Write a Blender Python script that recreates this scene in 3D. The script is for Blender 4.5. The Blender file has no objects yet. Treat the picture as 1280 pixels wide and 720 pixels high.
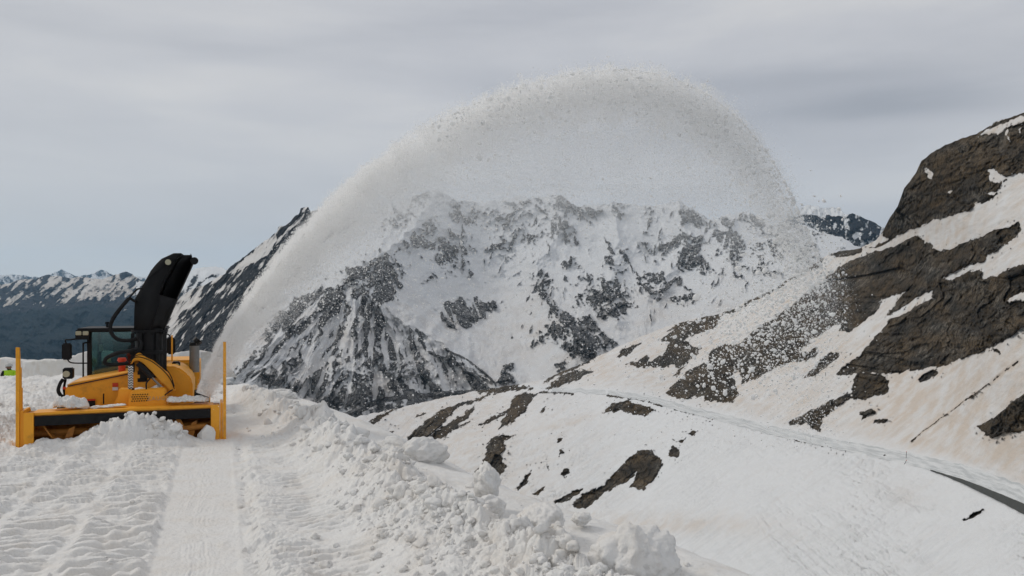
import bpy, bmesh, math, random
import numpy as np
from mathutils import Vector, Matrix

R = math.radians
C = bpy.context.scene.collection
SC = bpy.context.scene
rng = np.random.default_rng(7)
random.seed(7)

# ------------------------------------------------------------------ camera frame
F = 967.0; CX = 640.0; CY = 380.0; CZ = 2.1     # focal length, principal column, horizon row (1280 px wide photo), eye height

def ray(px, py, d):
    px = np.asarray(px, float); py = np.asarray(py, float); d = np.asarray(d, float)
    return (px-CX)/F*d, d+0*px, CZ-(py-CY)/F*d

# ------------------------------------------------------------------ noise
def _h(ix, iy, seed):
    h = (ix.astype(np.int64)*374761393 + iy.astype(np.int64)*668265263 + seed*974634777) & 0xffffffff
    h = ((h ^ (h >> 13))*1274126177) & 0xffffffff
    h = ((h ^ (h >> 16))*2246822519) & 0xffffffff
    return (h ^ (h >> 15)) & 0xffffffff

def perlin(x, y, seed=0):
    x = np.asarray(x, float); y = np.asarray(y, float)
    x0 = np.floor(x); y0 = np.floor(y); fx = x-x0; fy = y-y0
    u = fx*fx*fx*(fx*(fx*6-15)+10); v = fy*fy*fy*(fy*(fy*6-15)+10)
    def g(dx, dy):
        a = _h(x0+dx, y0+dy, seed)/4294967296.0*2*np.pi
        return np.cos(a)*(fx-dx)+np.sin(a)*(fy-dy)
    n0 = g(0, 0)*(1-u)+g(1, 0)*u; n1 = g(0, 1)*(1-u)+g(1, 1)*u
    return (n0*(1-v)+n1*v)*1.5

def fbm(x, y, seed=0, o=4, gain=.5, lac=2.03):
    s = 0; a = 1; t = 0
    for i in range(o):
        s = s+a*perlin(x, y, seed+i*17); t += a; a *= gain; x = x*lac+3.1; y = y*lac+1.7
    return s/t*1.3

def ridged(x, y, seed=0, o=4, gain=.55):
    s = 0; a = 1; t = 0
    for i in range(o):
        s = s+a*(1-2*np.abs(perlin(x, y, seed+i*13))); t += a; a *= gain; x = x*2.1+5.2; y = y*2.1+1.3
    return s/t

def lumps(x, y, seed=0):
    """rounded mounds: 1 in a cell's middle, 0 between"""
    x = np.asarray(x, float); y = np.asarray(y, float)
    x0 = np.floor(x); y0 = np.floor(y); best = np.full(x.shape, 0.0)
    for dx in (-1, 0, 1):
        for dy in (-1, 0, 1):
            a = _h(x0+dx, y0+dy, seed)/4294967296.0; b = _h(x0+dx, y0+dy, seed+91)/4294967296.0
            c = _h(x0+dx, y0+dy, seed+57)/4294967296.0
            r = .35+.5*c
            q = ((x-x0-dx-a)**2+(y-y0-dy-b)**2)/(r*r)
            best = np.maximum(best, np.sqrt(np.clip(1-q, 0, 1))*(.35+.65*c))
    return best

def facet(x, y, seed=0):
    """angular blocks: a tilted plane per cell"""
    x0 = np.floor(x); y0 = np.floor(y); bd = np.full(x.shape, 9.0); out = np.zeros(x.shape)
    for dx in (-1, 0, 1):
        for dy in (-1, 0, 1):
            h = [_h(x0+dx, y0+dy, seed+k*31)/4294967296.0 for k in range(5)]
            ex = x-x0-dx-h[0]; ey = y-y0-dy-h[1]; q = ex*ex+ey*ey; m = q < bd
            bd = np.where(m, q, bd); out = np.where(m, (h[2]-.5)*.8+(h[3]-.5)*1.6*ex+(h[4]-.5)*1.6*ey, out)
    return out

def sst(a, b, x):
    t = np.clip((x-a)/(b-a), 0, 1); return t*t*(3-2*t)

def tps(ctrl, px, py):
    """thin plate through inverse depths: planes in space stay planes"""
    c = np.array(ctrl, float); n = len(c)
    X = c[:, :2]/300.0; v = 1000.0/c[:, 2]
    def U(r2): return np.where(r2 > 1e-12, r2*np.log(np.maximum(r2, 1e-12)), 0)
    K = U(((X[:, None]-X[None])**2).sum(-1))+np.eye(n)*.02
    P = np.c_[np.ones(n), X]
    A = np.zeros((n+3, n+3)); A[:n, :n] = K; A[:n, n:] = P; A[n:, :n] = P.T
    w = np.linalg.solve(A, np.r_[v, 0, 0, 0])
    x = px/300.0; y = py/300.0
    out = w[n]+w[n+1]*x+w[n+2]*y
    for i in range(n):
        out = out+w[i]*U((x-X[i, 0])**2+(y-X[i, 1])**2)
    return 1000.0/np.maximum(out, .02)

def poly_sd(px, py, poly, margin=16):
    """signed distance (inside positive) to a polygon, only near it; -margin elsewhere"""
    P = np.array(poly, float); out = np.full(px.shape, -float(margin))
    m = (px > P[:, 0].min()-margin) & (px < P[:, 0].max()+margin) & (py > P[:, 1].min()-margin) & (py < P[:, 1].max()+margin)
    if not m.any(): return out
    x = px[m]; y = py[m]; d2 = np.full(x.shape, 1e9); ins = np.zeros(x.shape, bool)
    for i in range(len(P)):
        a = P[i]; b = P[(i+1) % len(P)]; e = b-a
        t = np.clip(((x-a[0])*e[0]+(y-a[1])*e[1])/max((e@e), 1e-9), 0, 1)
        d2 = np.minimum(d2, (x-a[0]-t*e[0])**2+(y-a[1]-t*e[1])**2)
        if a[1] != b[1]:
            c = ((a[1] > y) != (b[1] > y)) & (x < (b[0]-a[0])*(y-a[1])/(b[1]-a[1])+a[0])
            ins ^= c
    out[m] = np.maximum(np.where(ins, 1, -1)*np.sqrt(d2), -margin)
    return out

def line_sd(px, py, pts, w):
    out = np.full(px.shape, -300.0)
    for (a, b) in zip(pts[:-1], pts[1:]):
        a = np.array(a, float); b = np.array(b, float); e = b-a
        t = np.clip(((px-a[0])*e[0]+(py-a[1])*e[1])/(e@e), 0, 1)
        out = np.maximum(out, w-np.sqrt((px-a[0]-t*e[0])**2+(py-a[1]-t*e[1])**2))
    return out

# ------------------------------------------------------------------ objects
def tag(o, label=None, cat=None, group=None, kind=None):
    if label: o['label'] = label
    if cat: o['category'] = cat
    if group: o['group'] = group
    if kind: o['kind'] = kind
    return o

def fast_mesh(name, V, Fc, mats, smooth=True, attrs=None):
    """V (n,3), Fc (m,k) arrays -> mesh object"""
    me = bpy.data.meshes.new(name); V = np.asarray(V, np.float32); Fc = np.asarray(Fc, np.int32)
    k = Fc.shape[1]
    me.vertices.add(len(V)); me.vertices.foreach_set('co', V.ravel())
    me.loops.add(Fc.size); me.loops.foreach_set('vertex_index', Fc.ravel())
    me.polygons.add(len(Fc)); me.polygons.foreach_set('loop_start', np.arange(0, Fc.size, k, dtype=np.int32))
    me.polygons.foreach_set('use_smooth', np.full(len(Fc), smooth))
    me.update(calc_edges=True)
    for n, a in (attrs or {}).items():
        at = me.attributes.new(n, 'FLOAT', 'POINT'); at.data.foreach_set('value', np.asarray(a, np.float32).ravel())
    for m in (mats if isinstance(mats, (list, tuple)) else [mats]): me.materials.append(m)
    o = bpy.data.objects.new(name, me); C.objects.link(o)
    return o

def grid_faces(nr, nc):
    i = np.arange((nr-1)*(nc-1)); r = i//(nc-1); c = i % (nc-1); a = r*nc+c
    return np.stack([a, a+1, a+nc+1, a+nc], 1)

# ------------------------------------------------------------------ materials
class NT:
    def __init__(s, name):
        s.m = bpy.data.materials.new(name); s.m.use_nodes = True; s.t = s.m.node_tree; s.t.nodes.clear()
        s.out = s.n('ShaderNodeOutputMaterial')
    def n(s, t, **k):
        x = s.t.nodes.new(t)
        for a, b in k.items(): setattr(x, a, b)
        return x
    def l(s, a, b): s.t.links.new(a, b)
    def val(s, sock, v):
        if hasattr(v, 'is_linked') or hasattr(v, 'links'): s.l(v, sock)
        else: sock.default_value = v
    def math(s, op, a, b=None, c=None, clamp=False):
        x = s.n('ShaderNodeMath', operation=op, use_clamp=clamp)
        s.val(x.inputs[0], a)
        if b is not None: s.val(x.inputs[1], b)
        if c is not None: s.val(x.inputs[2], c)
        return x.outputs[0]
    def noise(s, vec, scale, detail=4, rough=.55, dist=0):
        x = s.n('ShaderNodeTexNoise'); s.l(vec, x.inputs['Vector'])
        x.inputs['Scale'].default_value = scale; x.inputs['Detail'].default_value = detail
        x.inputs['Roughness'].default_value = rough; x.inputs['Distortion'].default_value = dist
        return x.outputs['Fac']
    def mapv(s, vec, scale=(1, 1, 1), rot=(0, 0, 0)):
        x = s.n('ShaderNodeMapping'); s.l(vec, x.inputs['Vector']); x.inputs['Scale'].default_value = scale
        x.inputs['Rotation'].default_value = rot; return x.outputs[0]
    def ramp(s, v, stops):
        x = s.n('ShaderNodeValToRGB'); s.l(v, x.inputs[0]); e = x.color_ramp.elements
        while len(e) > 1: e.remove(e[-1])
        e[0].position = stops[0][0]; e[0].color = (*stops[0][1], 1)
        for p, c in stops[1:]:
            q = e.new(p); q.color = (*c, 1)
        return x.outputs[0]
    def mix(s, f, a, b):
        x = s.n('ShaderNodeMix', data_type='RGBA'); s.val(x.inputs[0], f)
        for sk, v in ((x.inputs[6], a), (x.inputs[7], b)):
            if isinstance(v, tuple): sk.default_value = (*v, 1)
            else: s.l(v, sk)
        return x.outputs[2]
    def smooth(s, v, a, b):
        x = s.n('ShaderNodeMapRange', interpolation_type='SMOOTHSTEP'); s.l(v, x.inputs[0])
        x.inputs[1].default_value = a; x.inputs[2].default_value = b
        return x.outputs[0]
    def attr(s, n):
        x = s.n('ShaderNodeAttribute', attribute_name=n); return x.outputs['Fac']
    def pos(s):
        return s.n('ShaderNodeNewGeometry').outputs['Position']
    def objc(s):
        return s.n('ShaderNodeTexCoord').outputs['Object']
    def bump(s, h, dist, strength=1, normal=None):
        x = s.n('ShaderNodeBump'); s.l(h, x.inputs['Height']); x.inputs['Distance'].default_value = dist
        x.inputs['Strength'].default_value = strength
        if normal is not None: s.l(normal, x.inputs['Normal'])
        return x.outputs[0]
    def bsdf(s, color, rough=.6, spec=.3, metal=0, normal=None, **kw):
        b = s.n('ShaderNodeBsdfPrincipled')
        if isinstance(color, tuple): b.inputs['Base Color'].default_value = (*color, 1)
        else: s.l(color, b.inputs['Base Color'])
        s.val(b.inputs['Roughness'], rough); b.inputs['Specular IOR Level'].default_value = spec
        b.inputs['Metallic'].default_value = metal
        if normal is not None: s.l(normal, b.inputs['Normal'])
        for k, v in kw.items(): b.inputs[k.replace('_', ' ')].default_value = v
        s.l(b.outputs[0], s.out.inputs[0]); return b

SNOW = (.71, .72, .73); DUST = (.60, .525, .455)

def mat_terrain(name, sc, rock_dark, rock_light, snow=SNOW, dust=DUST, bump=1.0, edge=.05, namp=.5, forest=None, brown=None, snowbump=.3):
    """sc = size in metres of the medium features"""
    t = NT(name); P = t.pos()
    r0 = t.attr('rock')
    n1 = t.noise(P, 1/sc, 6, .65)
    n2 = t.noise(t.mapv(P, (1, 1, .45)), 3.3/sc, 6, .7)
    r = t.math('ADD', r0, t.math('MULTIPLY', t.math('SUBTRACT', n1, .5), namp))
    r = t.math('ADD', r, t.math('MULTIPLY', t.math('SUBTRACT', n2, .5), namp*.5))
    mask = t.smooth(r, .5-edge, .5+edge)
    n3 = t.noise(P, 1.6/sc, 8, .7, .6); n4 = t.noise(t.mapv(P, (1, 1, 2.2), (0, R(32), 0)), 6/sc, 5, .65)
    rc = t.mix(t.smooth(n3, .42, .60), rock_dark, rock_light)
    n6 = t.noise(t.mapv(P, (1, 1, .38), (R(18), R(-24), 0)), 2.0/sc, 7, .66, .5)
    rc = t.mix(t.math('MULTIPLY', t.smooth(n6, .50, .66), .75), rc, tuple(c*1.45 for c in rock_light))
    if brown:
        rc = t.mix(t.smooth(t.attr('tone'), .25, .8), tuple(c*.30 for c in rock_light), rc)
        rc = t.mix(t.math('MULTIPLY', t.attr('brown'), t.smooth(n4, .3, .6)), rc, brown)
    vo = t.n('ShaderNodeTexVoronoi', feature='DISTANCE_TO_EDGE'); t.l(t.mapv(P, (1, 1, .55), (R(10), R(25), 0)), vo.inputs['Vector']); vo.inputs['Scale'].default_value = 1.1/sc
    wv = t.math('ADD', vo.outputs['Distance'], t.math('MULTIPLY', t.math('SUBTRACT', n6, .5), .5))
    rc = t.mix(t.math('MULTIPLY', t.smooth(wv, .10, .0), .7), rc, tuple(c*.3 for c in rock_dark))
    rc = t.mix(t.math('MULTIPLY', t.smooth(n4, .5, .60), .7), rc, tuple(c*.35 for c in rock_dark))
    n5 = t.noise(P, .6/sc, 5, .6)
    if brown: rc = t.mix(t.math('MULTIPLY', t.attr('crack'), .6), rc, tuple(c*.3 for c in rock_dark))
    du = t.math('MULTIPLY', t.attr('dust'), t.math('ADD', .25, t.smooth(n5, .25, .75)), clamp=True)
    snc = t.mix(du, snow, dust)
    snc = t.mix(t.math('MULTIPLY', t.smooth(n1, .35, .8), .12), snc, (.45, .43, .42))
    snc = t.mix(t.math('MULTIPLY', t.attr('grime'), .5, clamp=True), snc, (.44, .45, .46))
    if forest:
        fc = t.mix(t.smooth(n3, .4, .6), forest, tuple(c*.45 for c in forest))
        fm = t.smooth(t.math('ADD', t.attr('forest'), t.math('MULTIPLY', t.math('SUBTRACT', n1, .5), .5)), .45, .55)
        col = t.mix(mask, snc, rc); col = t.mix(fm, col, fc)
    else:
        col = t.mix(mask, snc, rc)
    hr = t.math('ADD', t.math('ADD', t.math('MULTIPLY', n3, 1.0), t.math('MULTIPLY', n4, .45)), t.math('MULTIPLY', n6, .8))
    hs = t.math('MULTIPLY', t.noise(P, 8/sc, 4, .6), snowbump)
    hh = t.n('ShaderNodeMix', data_type='FLOAT'); t.l(mask, hh.inputs[0]); t.l(hs, hh.inputs[2]); t.l(t.math('ADD', hr, .25), hh.inputs[3])
    nb = t.bump(hh.outputs[0], sc*.8*bump, 1)
    t.bsdf(col, .85, .15, normal=nb)
    return t.m

# ------------------------------------------------------------------ mountain sheets
def interp(pts, x):
    p = np.array(pts, float); return np.interp(x, p[:, 0], p[:, 1])

def sheet(name, x0, x1, step, ridge, bottom, rows, depth, fields, mat, back=(1.25, 260), jag=0, jseed=0, label=None, disp=None, zdisp=None):
    """real mountain side: the slope runs from its foot up to the ridge and down the far side"""
    xs = np.arange(x0, x1+step, step); nc = len(xs)
    top = interp(ridge, xs)
    if jag: top = top+jag*(fbm(xs/14, xs*0+2.5, jseed, 5, .62))
    bot = interp(bottom, xs) if isinstance(bottom, list) else np.full(nc, float(bottom))
    bot = np.maximum(bot, top+4)
    t = np.linspace(0, 1, rows)[:, None]
    py = bot[None]*(1-t)+top[None]*t; px = np.repeat(xs[None], rows, 0)
    d = tps(depth, px, py)
    att = fields(px, py, d)
    if disp is not None: d = d*(1+disp(px, py, d, att))
    X, Y, Z = ray(px, py, d)
    if zdisp is not None: Z = Z+zdisp(X, Y, Z, px, py, att)*sst(1, .93, t)
    # far side
    nb = 10; Xb = []; Yb = []; Zb = []
    for k in range(1, nb+1):
        q = k/nb; dd = d[-1]*(1+(back[0]-1)*q)
        Xb.append((xs-CX)/F*dd); Yb.append(dd)
        Zb.append(Z[-1]-back[1]*q*(1+.35*fbm(xs/40, xs*0+k, 5))-(.015*back[1]))
    V = np.stack([np.vstack([X, Xb]), np.vstack([Y, Yb]), np.vstack([Z, Zb])], -1).reshape(-1, 3)
    A = {n: np.vstack([a, np.repeat(a[-1:], nb, 0)]) for n, a in att.items()}
    o = fast_mesh(name, V, grid_faces(rows+nb, nc), mat, True, A)
    tag(o, label, None, None, 'structure')
    return o, (xs, px, py, d)

# ---------- near hillside with the road
def P(*a): return [(a[i], a[i+1]) for i in range(0, len(a), 2)]
ROCKS = [
 P(833,492,850,474,869,459,884,451,887,440,902,432,925,429,940,417,962,399,985,384,1015,361,1037,343,1043,360,1050,380,1056,402,1037,410,1011,425,1000,440,985,455,970,462,940,474,927,480,926,464,916,468,920,484,924,492,917,503,880,500,878,494,861,500,840,497),
 P(782,455,809,444,812,451,827,444,835,429,827,425,846,410,861,406,876,395,899,391,902,399,887,414,872,417,854,425,865,434,876,436,865,447,850,462,842,455,831,459,801,459),
 P(838,472,848,462,858,458,846,470), P(835,414,850,404,870,400,850,410),
 P(771,447,779,436,801,427,794,436,782,446), P(700,459,722,451,737,444,767,434,745,446,722,460,700,470,680,478),
 P(690,478,719,462,745,462,722,474,700,483,680,486),
 P(981,455,992,444,1019,436,1022,442,1007,451), P(1004,474,1019,455,1030,444,1050,440,1049,447,1022,466),
 P(985,530,1002,518,1037,502,1060,490,1065,496,1041,512,1028,525,1026,541,1009,530),
 P(1065,499,1063,487,1073,464,1098,466,1111,474,1108,490,1082,499),
 P(1045,467,1066,451,1079,437,1101,415,1117,397,1146,383,1168,373,1166,358,1184,350,1204,342,1229,338,1228,349,1255,338,1280,330,1450,250,1450,330,1280,410,1252,426,1220,442,1178,456,1146,461,1108,467,1076,464,1057,470),
 P(1037,343,1069,322,1098,314,1117,309,1146,295,1159,304,1175,315,1210,302,1248,288,1274,276,1277,287,1261,304,1236,318,1229,328,1197,336,1178,347,1188,352,1178,362,1168,367,1140,377,1120,391,1108,394,1114,384,1128,366,1115,368,1101,378,1098,387,1076,407,1060,415,1049,415,1056,400,1046,375,1041,354),
 P(1035,316,1060,308,1098,296,1105,285,1120,250,1150,200,1160,185,1220,165,1280,135,1450,60,1450,150,1280,215,1255,223,1251,235,1242,248,1223,255,1204,264,1184,272,1162,277,1146,285,1127,294,1105,306,1080,314,1050,320),
 P(1148,474,1152,466,1170,461,1171,467,1160,476,1149,479),
 P(1220,533,1229,530,1250,520,1258,507,1275,493,1320,465,1400,440,1400,500,1300,535,1265,540,1240,546,1232,543),
 P(1239,435,1246,434,1252,443,1246,440), P(1073,515,1090,511,1092,517,1078,524), P(1090,525,1108,524,1105,529,1092,528),
 P(456,537,466,523,480,517,495,511,487,517,472,528,458,539),
 P(507,552,522,535,546,516,556,510,577,504,598,498,622,488,598,501,572,511,559,521,553,531,540,541,527,549,517,554),
 P(531,549,546,539,561,529,572,521,593,507,588,519,567,533,588,526,572,535,561,541,556,547,538,550),
 P(600,531,609,524,634,514,630,520,604,531),
 P(626,536,630,523,635,510,643,495,656,490,671,492,662,504,659,514,648,520,635,531),
 P(589,596,604,578,608,560,614,549,625,544,642,545,630,552,631,562,626,568,629,578,635,585,622,597,611,592),
 P(644,611,654,599,666,587,656,605,648,613), P(667,618,680,609,679,613,670,620), P(693,627,712,615,728,611,720,619,700,630),
 P(713,631,729,617,754,606,776,584,796,564,812,562,825,573,828,581,816,602,805,611,787,609,797,590,783,602,769,608,747,624,736,635,725,636),
 P(754,517,765,505,783,501,819,512,805,521,790,517,772,514), P(834,570,841,557,850,561,848,571), P(859,544,864,537,871,539,864,547), P(845,553,856,548,854,552,846,556),
 P(695,548,701,546,702,551,697,552), P(699,562,704,561,704,567,700,568), P(680,583,686,582,684,587), P(701,594,704,586,711,585,712,590,706,596),
 P(676,511,681,509,680,515,676,515), P(541,559,548,557,548,565,545,573,542,572), P(548,574,554,574,553,579,548,578), P(557,584,562,584,561,589), P(486,541,493,538,490,544,486,545), P(519,523,524,517,531,516,524,521),
 P(1205,651,1215,641,1232,637,1226,642,1212,650), P(590,486,640,482,668,486,640,489,600,491), P(600,478,655,470,662,478,630,485),
 P(929,381,950,365,980,345,1030,322,1025,332,990,352,955,371,932,384), P(900,394,915,386,930,384,915,392),
]
SNOWP = [
 P(1221,170,1236,160,1255,153,1280,145,1450,70,1450,78,1280,152,1261,159,1245,166), P(1155,212,1163,213,1167,224,1159,219),
 P(1236,212,1243,213,1256,222,1250,228,1237,226), P(1255,164,1259,162,1264,180), P(1184,239,1192,239,1190,243), P(1274,160,1279,158,1277,168),
 P(1076,315,1079,306,1101,290,1111,298,1085,312), P(1258,375,1280,367,1450,300,1450,312,1280,377,1262,379), P(1233,240,1245,240,1243,244),
 P(1098,314,1108,304,1133,293,1162,277,1204,264,1242,250,1255,226,1280,217,1450,150,1450,210,1280,275,1272,277,1248,287,1210,301,1175,314,1159,299,1146,294,1117,309),
 P(1178,347,1197,336,1229,328,1236,318,1261,304,1277,287,1450,215,1450,262,1280,330,1255,338,1228,349,1229,338,1204,342,1184,350),
 P(1101,381,1103,374,1130,365,1116,384,1108,393,1122,390,1140,375,1167,363,1168,372,1146,383,1117,398,1104,400),
]
WALLS = [[(674,490),(715,492)], [(760,495),(800,499),(830,508)], [(844,512),(870,517),(891,523)], [(994,550),(1020,555),(1057,561)]]
ROAD = [(660,484,5),(690,487,5),(720,488,5.5),(765,491,6),(810,498,8),(860,512,9),(910,524,10),(960,537,11),(1020,550,12),(1080,562,13),(1140,574,15),(1200,590,20),(1260,612,26),(1290,626,30),(1450,700,50)]
# (px, centre row, full height in rows)
EDEPTH = [(1430,70,620),(1280,140,640),(1180,190,720),(1120,250,820),(1098,297,920),(1035,318,1100),(960,365,1250),(900,392,1350),(850,402,1400),(800,420,1400),(720,460,1400),(680,476,1350),(600,488,1350),(540,500,1300),(440,522,1200),
 (1280,220,560),(1280,330,480),(1280,430,430),(1280,540,385),(1180,300,680),(1180,400,600),(1180,500,510),(1050,420,780),(1050,500,660),(950,450,900),(850,460,1080),(1430,400,380),(1430,600,290),
 (680,490,1150),(760,491,1040),(860,512,860),(960,538,700),(1060,560,570),(1150,578,480),(1210,597,410),(1280,625,350),(1400,690,280),
 (700,560,930),(760,600,820),(600,560,1020),(620,640,880),(520,560,1100),(450,560,1120),(450,700,820),(860,580,710),(860,660,600),(960,600,590),(960,680,470),(1100,640,440),(1100,740,360),(1280,720,285),(1430,800,215),(1280,800,250),(700,700,720),(700,800,580),(960,800,390)]

def e_fields(px, py, d):
    wx = 3.0*fbm(px/9, py/9, 3, 4)+4.0*fbm(px/28, py/28, 4, 2); wy = 2.4*fbm(px/9, py/9, 31, 4)+3.0*fbm(px/28, py/28, 41, 2)
    amp = .45+.4*sst(600, 400, py)
    qx = px+wx*amp; qy = py+wy*amp
    s = np.full(px.shape, -16.0)
    for p in ROCKS: s = np.maximum(s, poly_sd(qx, qy, p))
    for p in SNOWP: s = np.minimum(s, -poly_sd(qx, qy, p))
    for w in WALLS:
        s = np.maximum(s, line_sd(px, py+.8*fbm(px/3, px*0, 8, 2), w, 1.1+.9*fbm(px/5, py*0, 77, 2)))
    # stray stones round the outcrops
    s = np.maximum(s, line_sd(px+1.5*fbm(px/20, py/20, 66, 3), py, [(1138,552),(1170,527),(1206,501),(1240,477),(1272,452)], .7)*2.2-.6+1.0*fbm(px/6, py/6, 67, 3))
    st = perlin(px/3.2, py/2.6, 12)*1.2+perlin(px/1.6, py/1.4, 13)*.6
    s = np.where((s < 0) & (s > -9) & (st > .85) & (py < 600), .6, s)
    U_ = px*.8-py*.6; V_ = px*.6+py*.8
    s = s+(2.4*fbm(U_/16, V_/3.4, 68, 4, .6)+1.5*fbm(px/5, py/4, 69, 3))*sst(-15, -10, s)
    rock = .5+np.clip(s/6.0, -.6, .6)
    rock = rock-.75*sst(.80, .93, ridged(px/15, py/11, 147, 4))*sst(.2, .5, fbm(px/40, py/30, 148, 2)+.25)*sst(560, 460, py)
    crack = ridged(U_/40+.5*fbm(px/20, py/20, 140, 3), V_/11+.6*fbm(px/22, py/22, 141, 3), 142, 4, .6)
    crack2 = ridged(px/12+.5*fbm(px/10, py/10, 143), py/26, 144, 4, .6)
    crk = sst(.52, .80, crack)+.7*sst(.55, .8, crack2)
    tone = .5+.9*fbm(U_/34, V_/12, 145, 5, .62)+.5*fbm(px/60, py/50, 146, 2)
    rc = interp([(a, b) for a, b, c in ROAD], px); rh = interp([(a, c) for a, b, c in ROAD], px)
    onroad = np.exp(-((py-rc)/(rh*.75))**2)
    above = sst(-5, 25, rc-py)
    far_low = (1-above)
    streak = fbm((px*.8-py*.6)/60, (px*.6+py*.8)/6, 21, 5)       # along the fall line
    dust = .03+above*(.60+.40*streak+.25*fbm(px/60, py/60, 5)) \
        + far_low*np.clip(.55*np.exp(-((px-560)/150)**2)+.2*streak-.02, 0, 1) \
        + .55*np.exp(-(((px-840-(py-655)*2.2)/110)**2+((py-655)/14)**2)) + .35*np.exp(-(((px-715)/40)**2+((py-528+(px-715)*.25)/6)**2)) \
        + .25*np.exp(-(((px-1130)/30)**2+((py-620)/12)**2))
    dust = dust+.35*sst(1050, 1200, px)*above*sst(380, 500, py)
    dirt = line_sd(px+1.5*fbm(px/20, py/20, 66, 3), py, [(1138,552),(1170,527),(1206,501),(1240,477),(1272,452)], 2.0)
    dust = dust+1.6*np.clip(dirt/1.6, 0, 1)
    dust = np.clip(dust*(1-.95*onroad), 0, 1.5)
    brown = .5+.9*fbm(px/30, py/22, 15, 3)+.8*np.exp(-(((px-1205)/45)**2+((py-205)/22)**2))
    fl = fbm((px*.8-py*.6+5*fbm(px/40, py/40, 125))/70, (px*.6+py*.8)/3.0, 121, 4, .6)
    grime = far_low*sst(500, 560, py)*np.clip(-.05+.55*fl+.4*fbm(px/70, py/50, 122, 3), 0, 1)+.8*np.clip(.9*fbm(px/3.0, py/2.2, 123, 3)*sst(.0, .4, fbm(px/60, py/60, 124, 2)), 0, 1)*far_low
    grime = grime+above*np.clip(.5*fl, 0, .5)
    return {'crack': np.clip(crk, 0, 1), 'tone': np.clip(tone, 0, 1), 'grime': np.clip(grime, 0, 1)*(1-onroad), 'rock': rock*(1-.0*onroad), 'dust': dust, 'brown': np.clip(brown, 0, 1), 'road': onroad}

def e_disp(px, py, d, att):
    rk = sst(.4, .8, att['rock']); on = att['road']
    X, Y, Z = ray(px, py, d)
    u = X*.7+Z*.7; v = -X*.7+Z*.7
    big = fbm(X/120, Z/90, 51, 3)*10*(1-.5*rk)
    rk_rel = -att['crack']*4+ridged(X/42+.2*fbm(X/30, Z/30, 9), Z/34, 52, 5)*9+fbm(X/9, Z/6, 53, 4)*2.6-4.5
    fw = 8*fbm(X/25, Z/25, 160, 3)
    rk_rel = rk_rel*.75+8*facet((u+fw)/46, (v+fw)/17, 161)+5*facet((u-fw)/19, (v+fw)/8, 162)
    sn = .5*fbm(u/40, v/9, 54, 4)*(.8+1.4*sst(600, 540, py))+fbm(X/5, Z/4, 55, 3)*.8+fbm(u/14, v/2.6, 58, 3)*.7*sst(600, 540, py)
    up = (py > 560)
    clod = lumps(X/2.2, Z/1.1, 71)*sst(-.1, .5, fbm(X/25, Z/20, 56, 2))*2.6+lumps(X/4, Z/2.0, 72)*2.6*np.exp(-((px-1075-(py-620)*-.15)/45)**2)*sst(-.1, .3, fbm(X/12, Z/9, 57, 2))
    m = (big+rk*rk_rel+(1-rk)*sn-clod*(1-rk)*sst(520, 600, py))*(1-.93*on)
    return m/d

def e_z(X, Y, Z, px, py, att):
    snow = sst(.6, .3, att['rock'])*(1-att['road'])
    low = sst(500, 570, py)*sst(0, 12, py-interp([(a, b) for a, b, c in ROAD], px))
    u = (X+Y*.25); v = (Y-X*.2)
    m1 = sst(-.15, .35, fbm(X/30, Y/30, 151, 3))
    z = low*(.75*lumps(X/3.2, Y/4.5, 152)*m1+.35*lumps(X/1.5, Y/2.2, 153)+.5*fbm(X/7, Y/9, 154, 4))
    track = np.exp(-((px-1078-(py-620)*-.12-14*fbm(py/25, px*0, 155, 3))/26)**2)
    z = z+low*track*1.5*lumps(X/3.0, Y/5.0, 156)
    z = z+low*.9*fbm(px/70, (px*.25+py)/9, 157, 4)+(1-low)*.9*fbm((px*.8-py*.6)/50, (px*.6+py*.8)/5, 158, 4)
    return z*snow
M_HILL = mat_terrain('hill_snow_and_rock', 9.0, (.055, .050, .043), (.185, .168, .143), bump=.24, edge=.06, namp=.70, brown=(.15, .10, .05))
ridgeE = P(380,535,430,526,450,520,500,510,540,500,600,488,640,482,680,474,720,458,760,440,800,421,850,402,900,392,960,365,1000,341,1035,318,1050,314,1075,311,1095,300,1104,289,1112,272,1122,258,1130,236,1145,215,1152,200,1165,190,1185,180,1205,172,1221,167,1240,157,1242,153,1262,147,1280,141,1360,105,1450,66)
hill, EG = sheet('rocky_hillside', 380, 1450, 1.0, ridgeE, 800, 470, EDEPTH, e_fields, M_HILL, back=(1.22, 120), jag=2.0, jseed=6, zdisp=e_z,
    label='near mountainside of dusty snow and dark rock outcrops right of the valley', disp=e_disp)

# depth of the hillside under a pixel
def hill_depth(px, py):
    xs, gx, gy, gd = EG
    out = []
    for x, y in zip(np.atleast_1d(px), np.atleast_1d(py)):
        c = int(np.clip(round((x-xs[0])/(xs[1]-xs[0])), 0, len(xs)-1))
        col = gy[:, c][::-1]; out.append(np.interp(y, col, gd[:, c][::-1]))
    return np.array(out)

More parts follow.
